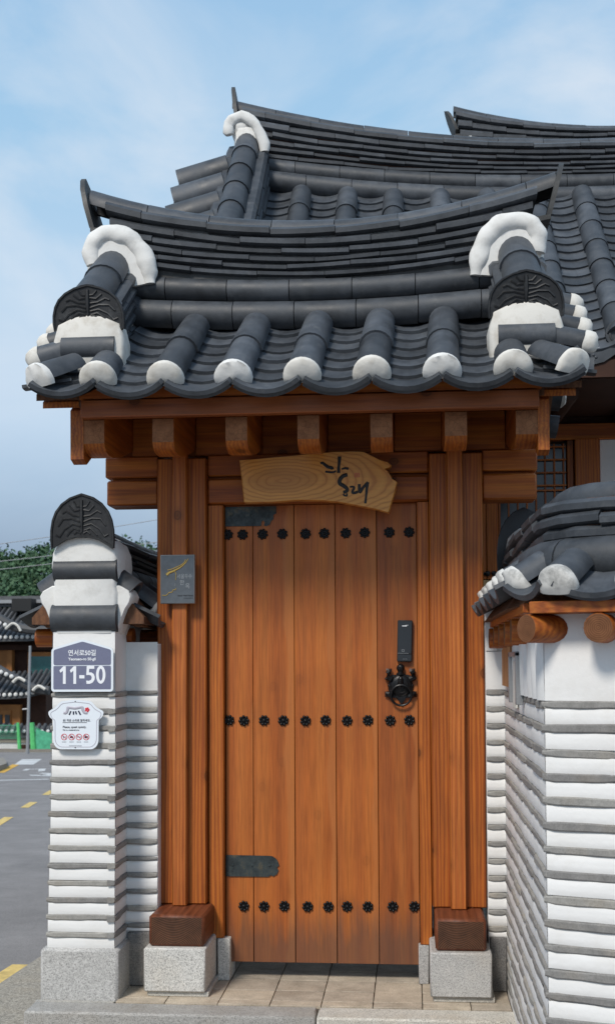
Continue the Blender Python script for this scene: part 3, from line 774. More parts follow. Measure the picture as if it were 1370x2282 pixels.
# ridge tips
for sx, x in ((-1, -1.462), (1, .640)):
    g = G(); tz = 3.44 if sx < 0 else 3.42
    prof2 = [(-.13, 0), (-.14, .10), (-.11, .19), (-.05, .255), (0, .285), (.05, .255), (.11, .19), (.14, .10), (.13, 0)]
    def fx(b): return x+sx*(b*.26)
    g.prism(prof2, lambda a, b: V((fx(b), .11+a, tz+b)), lambda a, b: V((fx(b)-sx*.022, .11+a, tz+b)))
    g.prism([(-.13, 0), (.13, 0), (.13, .022), (-.13, .022)], lambda a, b: V((x-sx*.004, .11+a, tz-.02+b)), lambda a, b: V((x-sx*.21, .11+a, tz-.055+b)))
    g.obj('ridge_tip_tile', TLo, gr)
# descending ridges
for xc, sx in ((-1.352, -1), (.482, 1)):
    Pd = lambda s: V((xc, -.40+s, 0)); sl = .735
    for side in (0, 1):
        if side: Pd = lambda s: V((xc, .62-s, 0))
        zb_ = lambda s: 2.735+s*.70; zt_ = lambda s: 2.955+s*sl
        slab_rows(gr, Pd, .42, zt_, zb_, .118, 4, .21, TL, weights=[1.2, 1, 1, 1.3], jitz=.002)
        g = G(); sect(g, Pd, .01, .42, [(-.10, -.14), (-.10, .19), (.10, .19), (.10, -.14)], 4, 0, zb_); g.obj('hip_core', PLc, gr)
        p0 = Pd(0); p1 = Pd(.46); p0.z = 2.965; p1.z = 2.965+.46*sl
        d = (p1-p0).normalized()
        for i in range(2):
            place(M_cov, 'cover_tile', frame(p0+d*(.27*i), d, (0, 0, 1)) @ Matrix.Diagonal((1.22, .92, 1.12, 1)), gr)
        fy = -1 if not side else 1
        y0 = Pd(0).y
        ornament(gr, (xc, y0+fy*.004, 2.846), (0, fy, 0), .305, .185, tilt=10)
        # mortar face below the ornament with an inset half round tile
        g = G(); hw_ = .145
        pr = [(-.150, 2.64), (-.152, 2.80), (-.135, 2.87), (-.06, 2.905), (0, 2.912), (.06, 2.905), (.135, 2.87), (.152, 2.80), (.152, 2.64), (.10, 2.60), (-.03, 2.62), (-.09, 2.585)]
        rg = []
        for k_, (yy, sc) in enumerate(((.10, 1.0), (.0, 1.0), (-.018, .97), (-.026, .90))):
            rg.append([V((xc+a*sc+noise.noise(V((a*30, b*30, k_)))*.004, y0-fy*yy*-1*-1 if False else y0+(-fy)*(yy), 2.76+(b-2.76)*sc)) for a, b in pr])
        g.loft(rg); g.obj('mortar_face', PLc, gr, ang=50)
        g = G(); pts = [(.048*math.sin(t), .046*math.cos(t)) for t in [R(-95+19*i) for i in range(11)]]
        g.loft([[V((xx, y0+fy*(.012+b*.75), 2.768+a)) for a, b in pts] for xx in (xc-.115, xc+.115)]); g.obj('inset_half_round_tile', TL, gr)
        for dx, dz_, r_ in ((-.05*sx*0-.07, -.15, .03), (.10, -.13, .03)):
            g = G(); g.ball((xc+dx, y0+fy*.02, 2.775+dz_), .045, .035, .06, 10, 8, .3, 14); g.obj('mortar_lump', PLc, gr)
    # mortar roll where the hip meets the ridge
    mr = [(-1.440, 3.255), (-1.446, 3.33), (-1.410, 3.385), (-1.344, 3.40), (-1.271, 3.378), (-1.215, 3.315), (-1.182, 3.23), (-1.172, 3.16)]
    if sx > 0: mr = [(-.870-a, b-.012) for a, b in mr]
    for side in (0, 1):
        y = -.036 if not side else .256
        pth = catmull([(a, y, b) for a, b in mr], 5); n_ = len(pth)
        rad = [.043*(.80+.2*min(1, k/6))*(1 if k < n_-5 else max(.62, (n_-k)/5))*(1+.13*noise.noise(V((k*.3, xc, side)))) for k in range(n_)]
        g = G(); g.tube(pth, rad, 20, .72, upv=V((0, 1, 0)), nz=.009, nsc=20)
        fill = [(xc+(a-xc)*.93, 3.16+(b-3.16)*.96) for a, b in mr]+[(xc, 3.13)]
        g.prism(fill, lambda a, b: V((a, y-.012, b)), lambda a, b: V((a, y+.02, b))); g.obj('mortar_roll', PL, gr, ang=60)
    g = G(); g.box(xc-.085, xc+.085, -.03, .25, 3.1, 3.36, .02); g.obj('mortar_core', PLc, gr)
    # gable mortar below the ridge tip
    xg = xc+sx*.08
    g = G(); g.ball((xg, .11, 3.24), .055, .16, .14, 12, 8, .3, 9); g.obj('gable_mortar', PLc, gr)

# gable infill under the verge
for x in (-1.335, .505):
    g = G(); g.prism([(-.3, 2.56), (.11, 2.84), (.52, 2.56), (.35, 2.40), (-.13, 2.40)], lambda y, z: V((x, y, z)), lambda y, z: V((x+.02, y, z))); g.obj('gable_board', W['old'], gate)

# ================================================================== NAME BOARD
BO = [(-0.76, 2.337), (-0.674, 2.342), (-0.562, 2.35), (-0.45, 2.358), (-0.339, 2.366), (-0.255, 2.367), (-0.2, 2.364), (-0.161, 2.343), (-0.128, 2.326), (-0.093, 2.314), (-0.08, 2.302), (-0.084, 2.293), (-0.11, 2.285), (-0.096, 2.275), (-0.084, 2.258), (-0.077, 2.241), (-0.055, 2.226), (-0.063, 2.188), (-0.08, 2.133), (-0.093, 2.089), (-0.146, 2.106), (-0.229, 2.124), (-0.312, 2.141), (-0.395, 2.15), (-0.507, 2.153), (-0.591, 2.147), (-0.675, 2.145), (-0.74, 2.146)]
STK = [[(-0.395, 2.314), (-0.386, 2.317), (-0.375, 2.308), (-0.361, 2.298), (-0.345, 2.294), (-0.342, 2.286)], [(-0.374, 2.278), (-0.35, 2.274), (-0.331, 2.276), (-0.328, 2.282)], [(-0.31, 2.344), (-0.311, 2.321), (-0.314, 2.296), (-0.315, 2.27)], [(-0.301, 2.287), (-0.286, 2.291), (-0.27, 2.288)], [(-0.275, 2.262), (-0.295, 2.256), (-0.309, 2.24), (-0.309, 2.223), (-0.292, 2.212), (-0.277, 2.198), (-0.281, 2.187), (-0.295, 2.184)], [(-0.293, 2.176), (-0.29, 2.17), (-0.278, 2.167), (-0.279, 2.178)], [(-0.265, 2.206), (-0.254, 2.208), (-0.246, 2.203), (-0.254, 2.183), (-0.243, 2.18), (-0.229, 2.185)], [(-0.223, 2.219), (-0.223, 2.202), (-0.22, 2.183), (-0.207, 2.202), (-0.185, 2.227)], [(-0.185, 2.227), (-0.19, 2.196), (-0.193, 2.163), (-0.197, 2.132)]]
g = G(); bcx, bcz = -.41, 2.23
def sc_(p, k): return (bcx+(p[0]-bcx)*k, bcz+(p[1]-bcz)*k)
g.loft([[V((*[sc_(p, k)[0]], y, sc_(p, k)[1])) for p in BO] for k, y in ((.99, -.006), (1, -.010), (1, -.054), (.988, -.060))])
nb = g.obj('name_board', BW, None, ang=30, label='live-edge plank name board with black brush lettering hanging under the eave', cat='sign')
for i, q in enumerate(STK):
    r_ = [.0068, .0044, .0078, .0052, .0082, .0046, .0056, .0064, .0062][i]; pp = catmull([(a, -.0605, b) for a, b in q], 4); n = len(pp)
    g = G(); g.tube(pp, [r_*(.75+.35*abs(math.sin(2.2*k/n+i))) for k in range(n)], 8, .28, upv=V((0, 1, 0))); g.obj('brush_stroke', BK, nb)
g = G()
for a in ((-.242, -.240, 2.250, 2.268), (-.224, -.222, 2.250, 2.268), (-.240, -.224, 2.2665, 2.268), (-.240, -.224, 2.250, 2.2515), (-.237, -.227, 2.262, 2.2632), (-.237, -.227, 2.257, 2.2582), (-.233, -.2318, 2.252, 2.264)):
    g.box(a[0], a[1], -.0615, -.0603, a[2], a[3])
g.obj('red_seal_mark', RD, nb)
g = G(); g.tube([(-.068+.006*math.cos(k*pi/6), -.004, 2.252+.006*math.sin(k*pi/6)) for k in range(13)], .0016, 5, upv=V((0, 1, 0))); g.tube([(-.075, .02, 2.25), (-.075, -.012, 2.25)], .003, 6); g.obj('hanging_ring', IR, nb)

# ================================================================== TEXT HELPER
def text(name, body, x, z, y, size, mat, parent, align='LEFT', sx=1., bold=0., ext=.0006):
    c = bpy.data.curves.new('t', 'FONT'); c.body = body; c.size = size; c.align_x = align; c.extrude = ext; c.offset = bold
    o = bpy.data.objects.new('t', c); COL.objects.link(o)
    bpy.context.view_layer.update()
    me = bpy.data.meshes.new_from_object(o.evaluated_get(bpy.context.evaluated_depsgraph_get()))
    bpy.data.objects.remove(o); me.name = name; me.materials.clear(); me.materials.append(mat)
    M = Matrix.Translation((x, y, z)) @ Matrix.Rotation(R(90), 4, 'X') @ Matrix.Diagonal((sx, 1, 1, 1))
    return place(me, name, M, parent)
def ngon(pts, y0, y1, name, mat, parent, **k):
    g = G(); g.prism(pts, lambda x, z: V((x, y0, z)), lambda x, z: V((x, y1, z))); return g.obj(name, mat, parent, ang=30, **k)
def rounded(pts, r, n=3):
    o = []; m_ = len(pts)
    for i in range(m_):
        p = V((*pts[i], 0)); a = V((*pts[i-1], 0)); b = V((*pts[(i+1) % m_], 0)); rr = min(r, (a-p).length*.45, (b-p).length*.45)
        s = p+(a-p).normalized()*rr; e = p+(b-p).normalized()*rr
        for k in range(n+1):
            t = k/n; q = s*(1-t)**2+p*2*t*(1-t)+e*t*t; o.append((q.x, q.y))
    return o
# ---- house number plate
YS = -.292
pl = ngon(rounded([(-1.545, 1.306), (-1.273, 1.306), (-1.273, 1.492), (-1.408, 1.532), (-1.545, 1.492)], .014), YS-.004, YS, 'address_plate', SGW, None, label='slate blue house number plate reading 11-50 on the white pillar', cat='sign')
ngon(rounded([(-1.535, 1.317), (-1.283, 1.317), (-1.283, 1.417), (-1.535, 1.417)], .005), YS-.0055, YS-.0041, 'number_panel', SGN, pl)
ngon(rounded([(-1.535, 1.421), (-1.283, 1.421), (-1.283, 1.486), (-1.408, 1.522), (-1.535, 1.486)], .008), YS-.0055, YS-.0041, 'street_panel', SGN, pl)
def pz(px, py): return (-1.545+(px-72)*.0002293, 1.306+(1050-py)*.000233)
for dx in (0, 200): ngon([pz(px+dx, py) for px, py in ((300, 905), (353, 905), (353, 580), (306, 580), (232, 655), (252, 700), (300, 660))], YS-.0062, YS-.0054, 'digit_one', WT, pl)
ngon([pz(*p) for p in ((612, 805), (712, 805), (712, 745), (612, 745))], YS-.0062, YS-.0054, 'hyphen', WT, pl)
ngon([pz(*p) for p in ((752, 905), (815, 905), (870, 880), (905, 830), (910, 780), (890, 725), (845, 695), (797, 695), (802, 628), (900, 628), (900, 575), (757, 575), (746, 745), (800, 740), (840, 755), (852, 790), (840, 830), (800, 850), (745, 845))], YS-.0062, YS-.0054, 'digit_five', WT, pl)
g = G(); ro_ = []
for k in range(29):
    t_ = 2*pi*k/28; o_ = pz(1023+90*math.cos(t_), 737+167*math.sin(t_)); i_ = pz(1023+38*math.cos(t_), 737+112*math.sin(t_))
    ro_.append([V((o_[0], YS-.0054, o_[1])), V((o_[0], YS-.0062, o_[1])), V((i_[0], YS-.0062, i_[1])), V((i_[0], YS-.0054, i_[1]))])
g.loft(ro_, False); g.obj('digit_zero', WT, pl, ang=30)
text('street_lettering', '연서로50길', -1.409, 1.463, YS-.0062, .028, WT, pl, 'CENTER', .95, .0004)
text('street_lettering', 'Yeonseo-ro 50-gil', -1.409, 1.441, YS-.0062, .0165, WT, pl, 'CENTER', 1.0, .0004)
# ---- quiet notice plate
def nz_(px, py): return (-1.5555+(px-60)*.2432/1150*1.0, 1.2735-(py-1150)*.2235/930*.95)
half = [(625, 1152), (340, 1185), (290, 1215), (215, 1300), (60, 1380), (75, 1450), (110, 1500), (165, 1530), (170, 1960), (215, 2040), (290, 2085), (625, 2085)]
outl = [nz_(*p) for p in half]; cxs = -1.4335
full = outl+[(2*cxs-a, b) for a, b in outl[::-1][1:-1]]
YN = -.301
npz = ngon(rounded(full, .01, 2), YN-.004, YN, 'quiet_notice', SGW, None, label='white gown-shaped notice plate asking to speak quietly, below the number plate', cat='sign')
def sc2(p, k, kz): return (cxs+(p[0]-cxs)*k, 1.165+(p[1]-1.165)*kz)
g = G(); lp_ = [(*sc2(p, .915, .905),) for p in rounded(full, .01, 2)]; lp3 = [(a, YN-.0045, b) for a, b in lp_]; lp3.append(lp3[0])
g.tube(lp3, .0014, 5, .4, upv=V((0, 1, 0))); g.obj('border_line', SGL, npz)
def nline(pts, r, mat, name, sq=.3):
    g = G(); g.tube(catmull([(nz_(*p)[0], YN-.0048, nz_(*p)[1]) for p in pts], 3), r, 8, sq, upv=V((0, 1, 0))); return g.obj(name, mat, npz)
nline([(385, 1400), (440, 1400), (470, 1330), (480, 1300), (620, 1315), (760, 1295), (780, 1350), (820, 1400), (875, 1400)], .0062, SGL, 'roof_emblem')
for q in ([(535, 1370), (500, 1440)], [(588, 1375), (590, 1435)], [(632, 1372), (650, 1430)], [(690, 1365), (735, 1440)]): nline(q, .0032, NV, 'emblem_post')
g = G()
for k in range(5):
    a = 2*pi*k/5; c = nz_(872, 1345); g.ball((c[0]+.006*math.cos(a), YN-.005, c[1]+.006*math.sin(a)), .0052, .001, .0052, 8, 4)
g.obj('red_flower_emblem', RD, npz)
x0, _ = nz_(365, 0)
text('notice_lettering', '쉿! 작은 소리로 말하세요.', x0, nz_(0, 1562)[1], YN-.0050, .0118, GY, npz, sx=.98)
text('notice_lettering', 'Please, speak quietly.', x0, nz_(0, 1685)[1], YN-.0050, .0128, GY, npz, sx=.96)
text('notice_lettering', 'This is a residential area.', x0, nz_(0, 1735)[1], YN-.0050, .0078, GY, npz, sx=.95)
g = G(); yy = YN-.0052; cc = nz_(0, 1590)[1]
for k in range(26): g.box(x0+k*.0041, x0+k*.0041+.0028, yy, yy+.0008, cc, cc+.0028)
for i, px in enumerate((398, 551, 703, 853)):
    for k in range(6): c = nz_(px-45+k*15, 1948); g.box(c[0], c[0]+.002, yy, yy+.0008, c[1]-.001, c[1]+.001)
for k in range(14): c = nz_(500+k*19, 2020); g.box(c[0], c[0]+.0026, yy, yy+.0008, c[1]-.001, c[1]+.001)
g.obj('small_print', GY, npz)
for i, px in enumerate((398, 551, 703, 853)):
    c = nz_(px, 1855); r_ = .0125
    g = G(); g.tube([(c[0]+r_*math.cos(2*pi*k/20), YN-.0048, c[1]+r_*math.sin(2*pi*k/20)) for k in range(21)], .0014, 6, .4, upv=V((0, 1, 0)))
    g.tube([(c[0]-r_*.7, YN-.0054, c[1]+r_*.7), (c[0]+r_*.7, YN-.0054, c[1]-r_*.7)], .0012, 6, .4, upv=V((0, 1, 0))); g.obj('prohibition_ring', RD, npz)
    g = G()
    if i == 0: g.tube([(c[0]-.007, YN-.005, c[1]+.003), (c[0]+.002, YN-.005, c[1]), (c[0]+.009, YN-.005, c[1]+.001)], .0011, 5); g.tube([(c[0]-.003, YN-.005, c[1]), (c[0]-.004, YN-.005, c[1]-.006)], .001, 5)
    if i == 1: g.box(c[0]-.007, c[0]+.007, YN-.0052, YN-.0042, c[1]-.004, c[1]+.001); g.box(c[0]-.005, c[0]+.004, YN-.0052, YN-.0042, c[1]+.001, c[1]+.005)
    if i == 2: g.box(c[0]-.009, c[0]+.009, YN-.0052, YN-.0042, c[1]-.001, c[1]+.001)
    if i == 3: g.box(c[0]-.007, c[0]+.003, YN-.0052, YN-.0042, c[1]-.005, c[1]+.004); g.box(c[0]+.003, c[0]+.008, YN-.0052, YN-.0042, c[1]-.002, c[1]+.003); g.box(c[0]-.005, c[0]-.001, YN-.0052, YN-.0042, c[1]+.004, c[1]+.007)
    g.obj('pictogram', NV if i else GY, npz)
g = G()
for p in ((625, 1190), (628, 2055)): c = nz_(*p); g.ball((c[0], YN-.005, c[1]), .0026, .0012, .0026, 8, 4)
g.obj('screw', BK, npz)
# ---- hanok plaque on the left post
g = G(); g.box(-1.118, -.962, -.066, -.043, 1.694, 1.914, .002); pq = g.obj('wall_plaque', PLe, None, label='small grey metal plaque with golden roof emblem fixed to the left post', cat='plaque')
g = G(); g.box(-1.1145, -.9655, -.0672, -.0655, 1.6975, 1.9105); g.obj('plaque_face', PLQ, pq)
def qz(px, py): return (-1.118+(px-100)*.156/1050, 1.914-(py-215)*.220/1510)
def qline(pts, r, mat, name, sq=.7, k=4):
    g = G(); P_ = catmull([(qz(*p)[0], -.0685, qz(*p)[1]) for p in pts], k); n = len(P_)
    rr = [r[0]+(r[1]-r[0])*i/(n-1) for i in range(n)] if isinstance(r, tuple) else r
    g.tube(P_, rr, 6, sq, upv=V((0, 1, 0))); return g.obj(name, mat, pq)
qline([(300, 840), (370, 770), (500, 720), (640, 650), (780, 560), (890, 450), (960, 340)], (.0070, .0012), GD, 'gold_roof_emblem')
qline([(320, 690), (450, 660), (600, 600), (760, 520), (850, 440), (875, 370)], (.0018, .0020), GD, 'gold_roof_emblem')
qline([(520, 740), (575, 770), (578, 860), (570, 1000)], .0016, GD, 'gold_line'); qline([(560, 1100), (560, 1180)], .0010, SV, 'silver_line')
qline([(160, 1465), (290, 1465), (370, 1385), (460, 1370), (500, 1300), (570, 1300), (572, 1250)], .0018, GD, 'gold_line')
text('plaque_lettering', '서울우수', qz(610, 0)[0], qz(0, 945)[1], -.0678, .0235, SV, pq, sx=.80)
text('plaque_lettering', '한', qz(690, 0)[0], qz(0, 1140)[1], -.0678, .026, SV, pq, sx=.95)
text('plaque_lettering', '옥', qz(860, 0)[0], qz(0, 1250)[1], -.0678, .026, SV, pq, sx=.95)
text('plaque_lettering', 'Seoul Well Hanok', qz(1110, 0)[0], qz(0, 1500)[1], -.0678, .0095, BK, pq, 'RIGHT')
g = G()
for k in range(10): c = qz(820+k*29, 1560); g.box(c[0], c[0]+.0026, -.0682, -.0670, c[1]-.0012, c[1]+.0012)
g.obj('small_print', BK, pq)

# ================================================================== LEFT WALL WITH PILLAR
def cz(k): return 1.293-.0733*k
lw = empty('garden_wall', (-1.42, 0, 0), 'white plastered wall and end pillar with grey stone courses and tiled cap, left of the gate', 'wall')
PX0, PX1, PY = -1.546, -1.272, -.272
g = G(); g.box(PX0+.004, PX1-.004, PY+.012, 2.8, .0, 1.60); g.box(-1.30, -1.128, -.068, .14, 0, 1.515)
g.obj('wall_core', PLw, lw)
g = G(); g.box(-1.588, -1.250, -.298, -.05, -.14, .212, .012); g.obj('granite_plinth', GR, lw)
g = G(); g.box(-1.262, -1.13, -.088, .1, 0.001, .238, .006); g.obj('granite_plinth', GRd, lw)
g = G(); g.box(-1.580, -1.258, -.05, 2.8, -.3, .21, .01); g.obj('granite_plinth', GRd, lw)
g = G()
for k in range(15):
    zt = cz(k)-.012; zb = cz(k+1)+.012 if k < 14 else .212
    if k == 14: zt = cz(14)-.012
    fl = .016*(k/14)**1.5
    plaster_sheet(g, (PX0-fl, PY-fl*.5), (PX1+.003, PY-fl*.5), (0, -1), zb, zt, .003)
    plaster_sheet(g, (PX1+.003, PY-fl*.5), (PX1+.003, -.07), (1, 0), zb, zt, .003)
    plaster_sheet(g, (PX0-fl, 2.8), (PX0-fl, PY-fl*.5), (-1, 0), zb, zt, .003, .2)
    plaster_sheet(g, (-1.275, -.072), (-1.129, -.072), (0, -1), zb if k < 14 else .238, zt, .008)
plaster_sheet(g, (PX0+.001, PY+.002), (PX1, PY+.002), (0, -1), cz(0)+.012, 1.565, .003)
plaster_sheet(g, (PX1, PY+.002), (PX1, -.07), (1, 0), cz(0)+.012, 1.565, .003)
plaster_sheet(g, (-1.275, -.072), (-1.129, -.072), (0, -1), cz(0)+.012, 1.522, .004)
plaster_sheet(g, (PX0, 2.8), (PX0, PY), (-1, 0), cz(0)+.012, 1.565, .003, .3)
g.obj('plaster_face', PLw, lw, ang=60)
for k in range(15):
    fl = .016*(k/14)**1.5; z = cz(k); h = random.uniform(.021, .026)
    if k in (1,): pass
    xl = PX0-fl-.008+jit(.004); xr = PX1+.004+jit(.004)
    rough_stone(lw, face_M(((xl+xr)/2, PY-fl*.5, z+jit(.002)), (0, -1, 0)) @ Matrix.Rotation(jit(.008), 4, 'Y'), xr-xl, h, .007+jit(.002))
    rough_stone(lw, face_M((PX1+.003, (PY-fl*.5-.066)/2-.006, z+jit(.002)), (1, 0, 0)) @ Matrix.Rotation(jit(.03), 4, 'Y'), -.066-PY+.014+fl*.5, h, .008)
    x = -.28+.05
    rough_stone(lw, face_M((-1.2015, -.072, z+jit(.002)), (0, -1, 0)), .143, h-.002, .010+jit(.002))
    y = 2.8
    while y > PY+.02:
        y2 = max(y-random.uniform(.26, .38), PY-fl*.5); rough_stone(lw, face_M((PX0-fl, (y+y2)/2, z), (-1, 0, 0)), y-y2-.004, h, .011); y = y2
# pillar head
XC = -1.409
def front_round(parent, x0, x1, yc, zc_, rz, ry, name, mat):
    g = G(); pts = [(rz*math.sin(t), ry*math.cos(t)) for t in [R(-96+16*i) for i in range(13)]]
    g.loft([[V((xx, yc-b, zc_+a)) for a, b in pts] for xx in (x0, x0+.003, x1-.003, x1)]); return g.obj(name, mat, parent)
front_round(lw, -1.553, -1.264, PY+.022, 1.624, .061, .052, 'pillar_half_round_tile', TL)
front_round(lw, -1.545, -1.266, PY+.028, 1.832, .051, .045, 'pillar_half_round_tile', TL)
pr = [(.135, 1.555), (.145, 1.60), (.150, 1.68), (.150, 1.74), (.142, 1.76), (.146, 1.80), (.155, 1.85), (.150, 1.91), (.130, 1.955), (.10, 1.985), (0, 2.0)]
pr = pr+[(-a, b) for a, b in pr[::-1][1:]]
g = G(); g.loft([[V((XC+a*s_+noise.noise(V((a*20, b*20, q)))*.004, y, 1.75+(b-1.75)*(1 if s_ > .95 else .985))) for a, b in pr] for q, (y, s_) in enumerate(((-.03, 1.0), (-.16, 1.03), (-.235, 1.0), (-.262, .93), (-.272, .86)))])
g.obj('mortar_head', PL, lw, ang=50)
ornament(lw, (XC-.003, PY-.012, 1.925), (0, -1, 0), .276, .232, tilt=4)
for sx in (-1, 1):
    cover_column(lw, (XC+sx*.190, PY+.095, 1.728), (XC+sx*.10, PY+.095, 1.80), n=1, me=M_cov)
    wp_ = [(.10, 1.77), (.150, 1.772), (.195, 1.748), (.207, 1.722), (.200, 1.695), (.178, 1.665), (.160, 1.61), (.142, 1.56), (.10, 1.56)]
    g = G(); rg = []
    for yy, k_ in ((PY+.165, .97), (PY+.15, 1), (PY+.045, 1), (PY+.028, .97), (PY+.020, .90)):
        rg.append([V((XC+sx*(.12+(a-.12)*k_+noise.noise(V((a*25, b*25, yy*20)))*.005), yy, 1.67+(b-1.67)*k_)) for a, b in wp_])
    g.loft(rg); g.obj('mortar_lump', PL, lw)
# roof over the depth wall
Pw = lambda s: V((-1.41, -.24+s, 0)); LW = 2.95
g = G(); sect(g, Pw, .03, LW, [(-.25, 1.60), (-.25, 1.63), (-.10, 1.80), (.10, 1.80), (.25, 1.63), (.25, 1.60)], 4); rfw = g.obj('wall_roof_bed', W['old'], lw, smooth=False)
cover_run(rfw, Pw, LW, lambda s: 1.975, .068, .29, 0)
slab_rows(rfw, Pw, LW, lambda s: 1.985, lambda s: 1.855, .12, 4, .29, TL, weights=[1, 1, 1, 1.3], jitz=.004)
g = G(); sect(g, Pw, .02, LW, [(-.085, 1.78), (-.085, 1.98), (.085, 1.98), (.085, 1.78)], 2); g.obj('ridge_core', W['old'], rfw)
for sd in (1, -1):
    cover_run(rfw, lambda s: V((-1.41+.10*sd, -.24+s, 0)), LW, lambda s: 1.81, .055, .27, sd, s0=.1, tilt=25)
    for k in range(11):
        y = .08+.27*k-(.135 if k else .135)
        cover_column(rfw, (-1.41+sd*.245, y+.135, 1.675), (-1.41+sd*.11, y+.135, 1.775), n=1, caps=M_capd, me=M_covw)
        pan_column(rfw, (-1.41+sd*.295, y, 1.600), (-1.41+sd*.15, y, 1.69), dbl=False, me=M_panw, one=True)
for k in range(11):
    y = -.02+.27*k
    g = G(); g.tube([(-1.697, y, 1.545), (-1.125 if k == 0 else -1.14, y, 1.545)] if k else [(-1.697, y, 1.545), (-1.250, y, 1.545)], .042, 16); g.obj('wall_rafter', W['x'], lw)
for sd in (1, -1):
    g = G(); g.box(-1.41+sd*.20-.02, -1.41+sd*.20+.02, -.11, 2.7, 1.590, 1.640, .003); g.obj('wall_eave_board', W['old'], lw)

# ================================================================== RIGHT WALL
rw = empty('garden_wall', (.55, -.8, 0), 'white plastered wall with grey stone courses turning the corner to the right of the gate', 'wall')
b20 = V((math.cos(R(20)), -math.sin(R(20)), 0)); n20 = V((-math.sin(R(20)), -math.cos(R(20)), 0)); Cc = V((.405, -1.6, 0))
LB = 1.7
E1 = Cc+b20*LB; E2 = E1-n20*.27
foot = [(.409, -.03), (.409, -1.594), (E1.x-n20.x*.004, E1.y-n20.y*.004), (E2.x, E2.y), (.68, -1.42), (.68, -.03)]
g = G(); g.prism(foot, lambda x, y: V((x, y, -.5)), lambda x, y: V((x, y, 1.60)))
g.box(.325, .43, -.04, .1, .0, 1.66); g.obj('wall_core', PLw, rw, smooth=False)
g = G()
A0, A1 = (.405, -.045), (.405, -1.6)
B0 = (Cc.x, Cc.y); B1 = (E1.x, E1.y)
for k in range(22):
    zt = cz(k)-.012; zb = cz(k+1)+.012
    plaster_sheet(g, A0, A1, (-1, 0), zb, zt, .003); plaster_sheet(g, B0, B1, (n20.x, n20.y), zb, zt, .003)
    if k < 15: plaster_sheet(g, (.324, -.048), (.406, -.048), (0, -1), zb if k < 14 else .23, zt, .007)
plaster_sheet(g, (.405, -.045), (.405, -.62), (-1, 0), cz(0)+.012, 1.60, .003); plaster_sheet(g, (.405, -.62), A1, (-1, 0), cz(0)+.012, 1.60, .004, ribs=7)
plaster_sheet(g, B0, B1, (n20.x, n20.y), cz(0)+.012, 1.60, .004)
plaster_sheet(g, (.324, -.048), (.406, -.048), (0, -1), cz(0)+.012, 1.47, .004); plaster_sheet(g, (.324, -.048), (.375, -.048), (0, -1), 1.475, 1.62, .004)
g.obj('plaster_face', PLw, rw, ang=60)
g = G(); g.box(.33, .40, -.062, .1, .0, .232, .004); g.obj('granite_plinth', GRd, rw)
for k in range(22):
    z = cz(k)
    if k < 15: rough_stone(rw, face_M((.3655, -.048, z+jit(.002)), (0, -1, 0)), .079, .024, .010)
    y = -.05
    while y > -1.585:
        y2 = max(y-random.uniform(.20, .36), -1.6)
        if y2 < -1.48: y2 = -1.603
        rough_stone(rw, face_M((.405, (y+y2)/2, z+jit(.003)), (-1, 0, 0)) @ Matrix.Rotation(jit(.012), 4, 'Y'), y-y2-.003, random.uniform(.021, .026), .007+jit(.0025)); y = y2
    t = -.012
    while t < LB:
        t2 = t+random.uniform(.22, .40); p = Cc+b20*((t+t2)/2); p.z = z+jit(.003)
        rough_stone(rw, face_M(p, n20) @ Matrix.Rotation(jit(.010), 4, 'Y'), t2-t-.003, random.uniform(.023, .028), .007+jit(.0025)); t = t2
# roof
Pr, LR = path_fn([(.53, .06, 0), (.53, -1.36, 0), (.545, -1.43, 0), (.585, -1.49, 0), (.65, -1.53, 0), tuple(V((.65, -1.53, 0))+b20*1.5)])
g = G(); sect(g, Pr, .02, 1.36, [(-.21, 1.60), (-.10, 1.75), (.10, 1.75), (.21, 1.60)], 3); sect(g, Pr, 1.36, LR, [(-.21, 1.60), (-.10, 1.75), (.10, 1.75), (.21, 1.60)], 14); rfr = g.obj('wall_roof_bed', W['old'], rw, smooth=False)
dip = lambda s: .012*math.sin(s*2.0)
cover_run(rfr, Pr, LR, lambda s: 1.925+dip(s), .066, .29, 0, ph=.3)
slab_rows(rfr, Pr, LR, lambda s: 1.940+dip(s), lambda s: 1.795+dip(s), .118, 3, .29, TL, grow=-.002, jitz=.006)
g = G(); sect(g, Pr, .02, LR, [(-.085, 1.7), (-.085, 1.93), (.085, 1.93), (.085, 1.7)], 16); g.obj('ridge_core', W['old'], rfr)
def offs(d):
    def f(s):
        p = Pr(s); q = Pr(s+.03)-Pr(s-.03); q.z = 0; q.normalize(); return V((p.x, p.y, 0))+V((q.y, -q.x, 0))*d
    return f
cover_run(rfr, offs(.098), LR, lambda s: 1.738+dip(s), .072, .28, 1, tilt=35, ph=.5); cover_run(rfr, offs(-.085), LR, lambda s: 1.752, .062, .28, -1, tilt=30)
for k in range(6):
    y = -.10-.275*k
    if k < 5: cover_column(rfr, (.338, y, 1.685), (.435, y, 1.75), n=1, caps=M_capd, me=M_covw); 
    if k < 5: pan_column(rfr, (.285, y-.14, 1.628), (.43, y-.14, 1.72), dbl=False, me=M_panw, one=True)
cover_column(rfr, (.338, -1.50, 1.668), (.43, -1.475, 1.728), n=1, caps=M_capd, me=M_covw)
d = V((.350, -1.62, 1.622)); pan_column(rfr, d, d+V((.93, .37, .6))*.13, dbl=False, wscale=.92, me=M_panw, one=True)
diag = V((.82, .57, 0)).normalized()
p0 = V((.432, -1.735, 1.650)); cover_column(rfr, p0, p0+(diag*.5+(-n20)*.8).normalized()*.125+V((0, 0, .065)), n=1, caps=M_capd, me=M_covw)
e0 = V((.418, -1.745, 0))
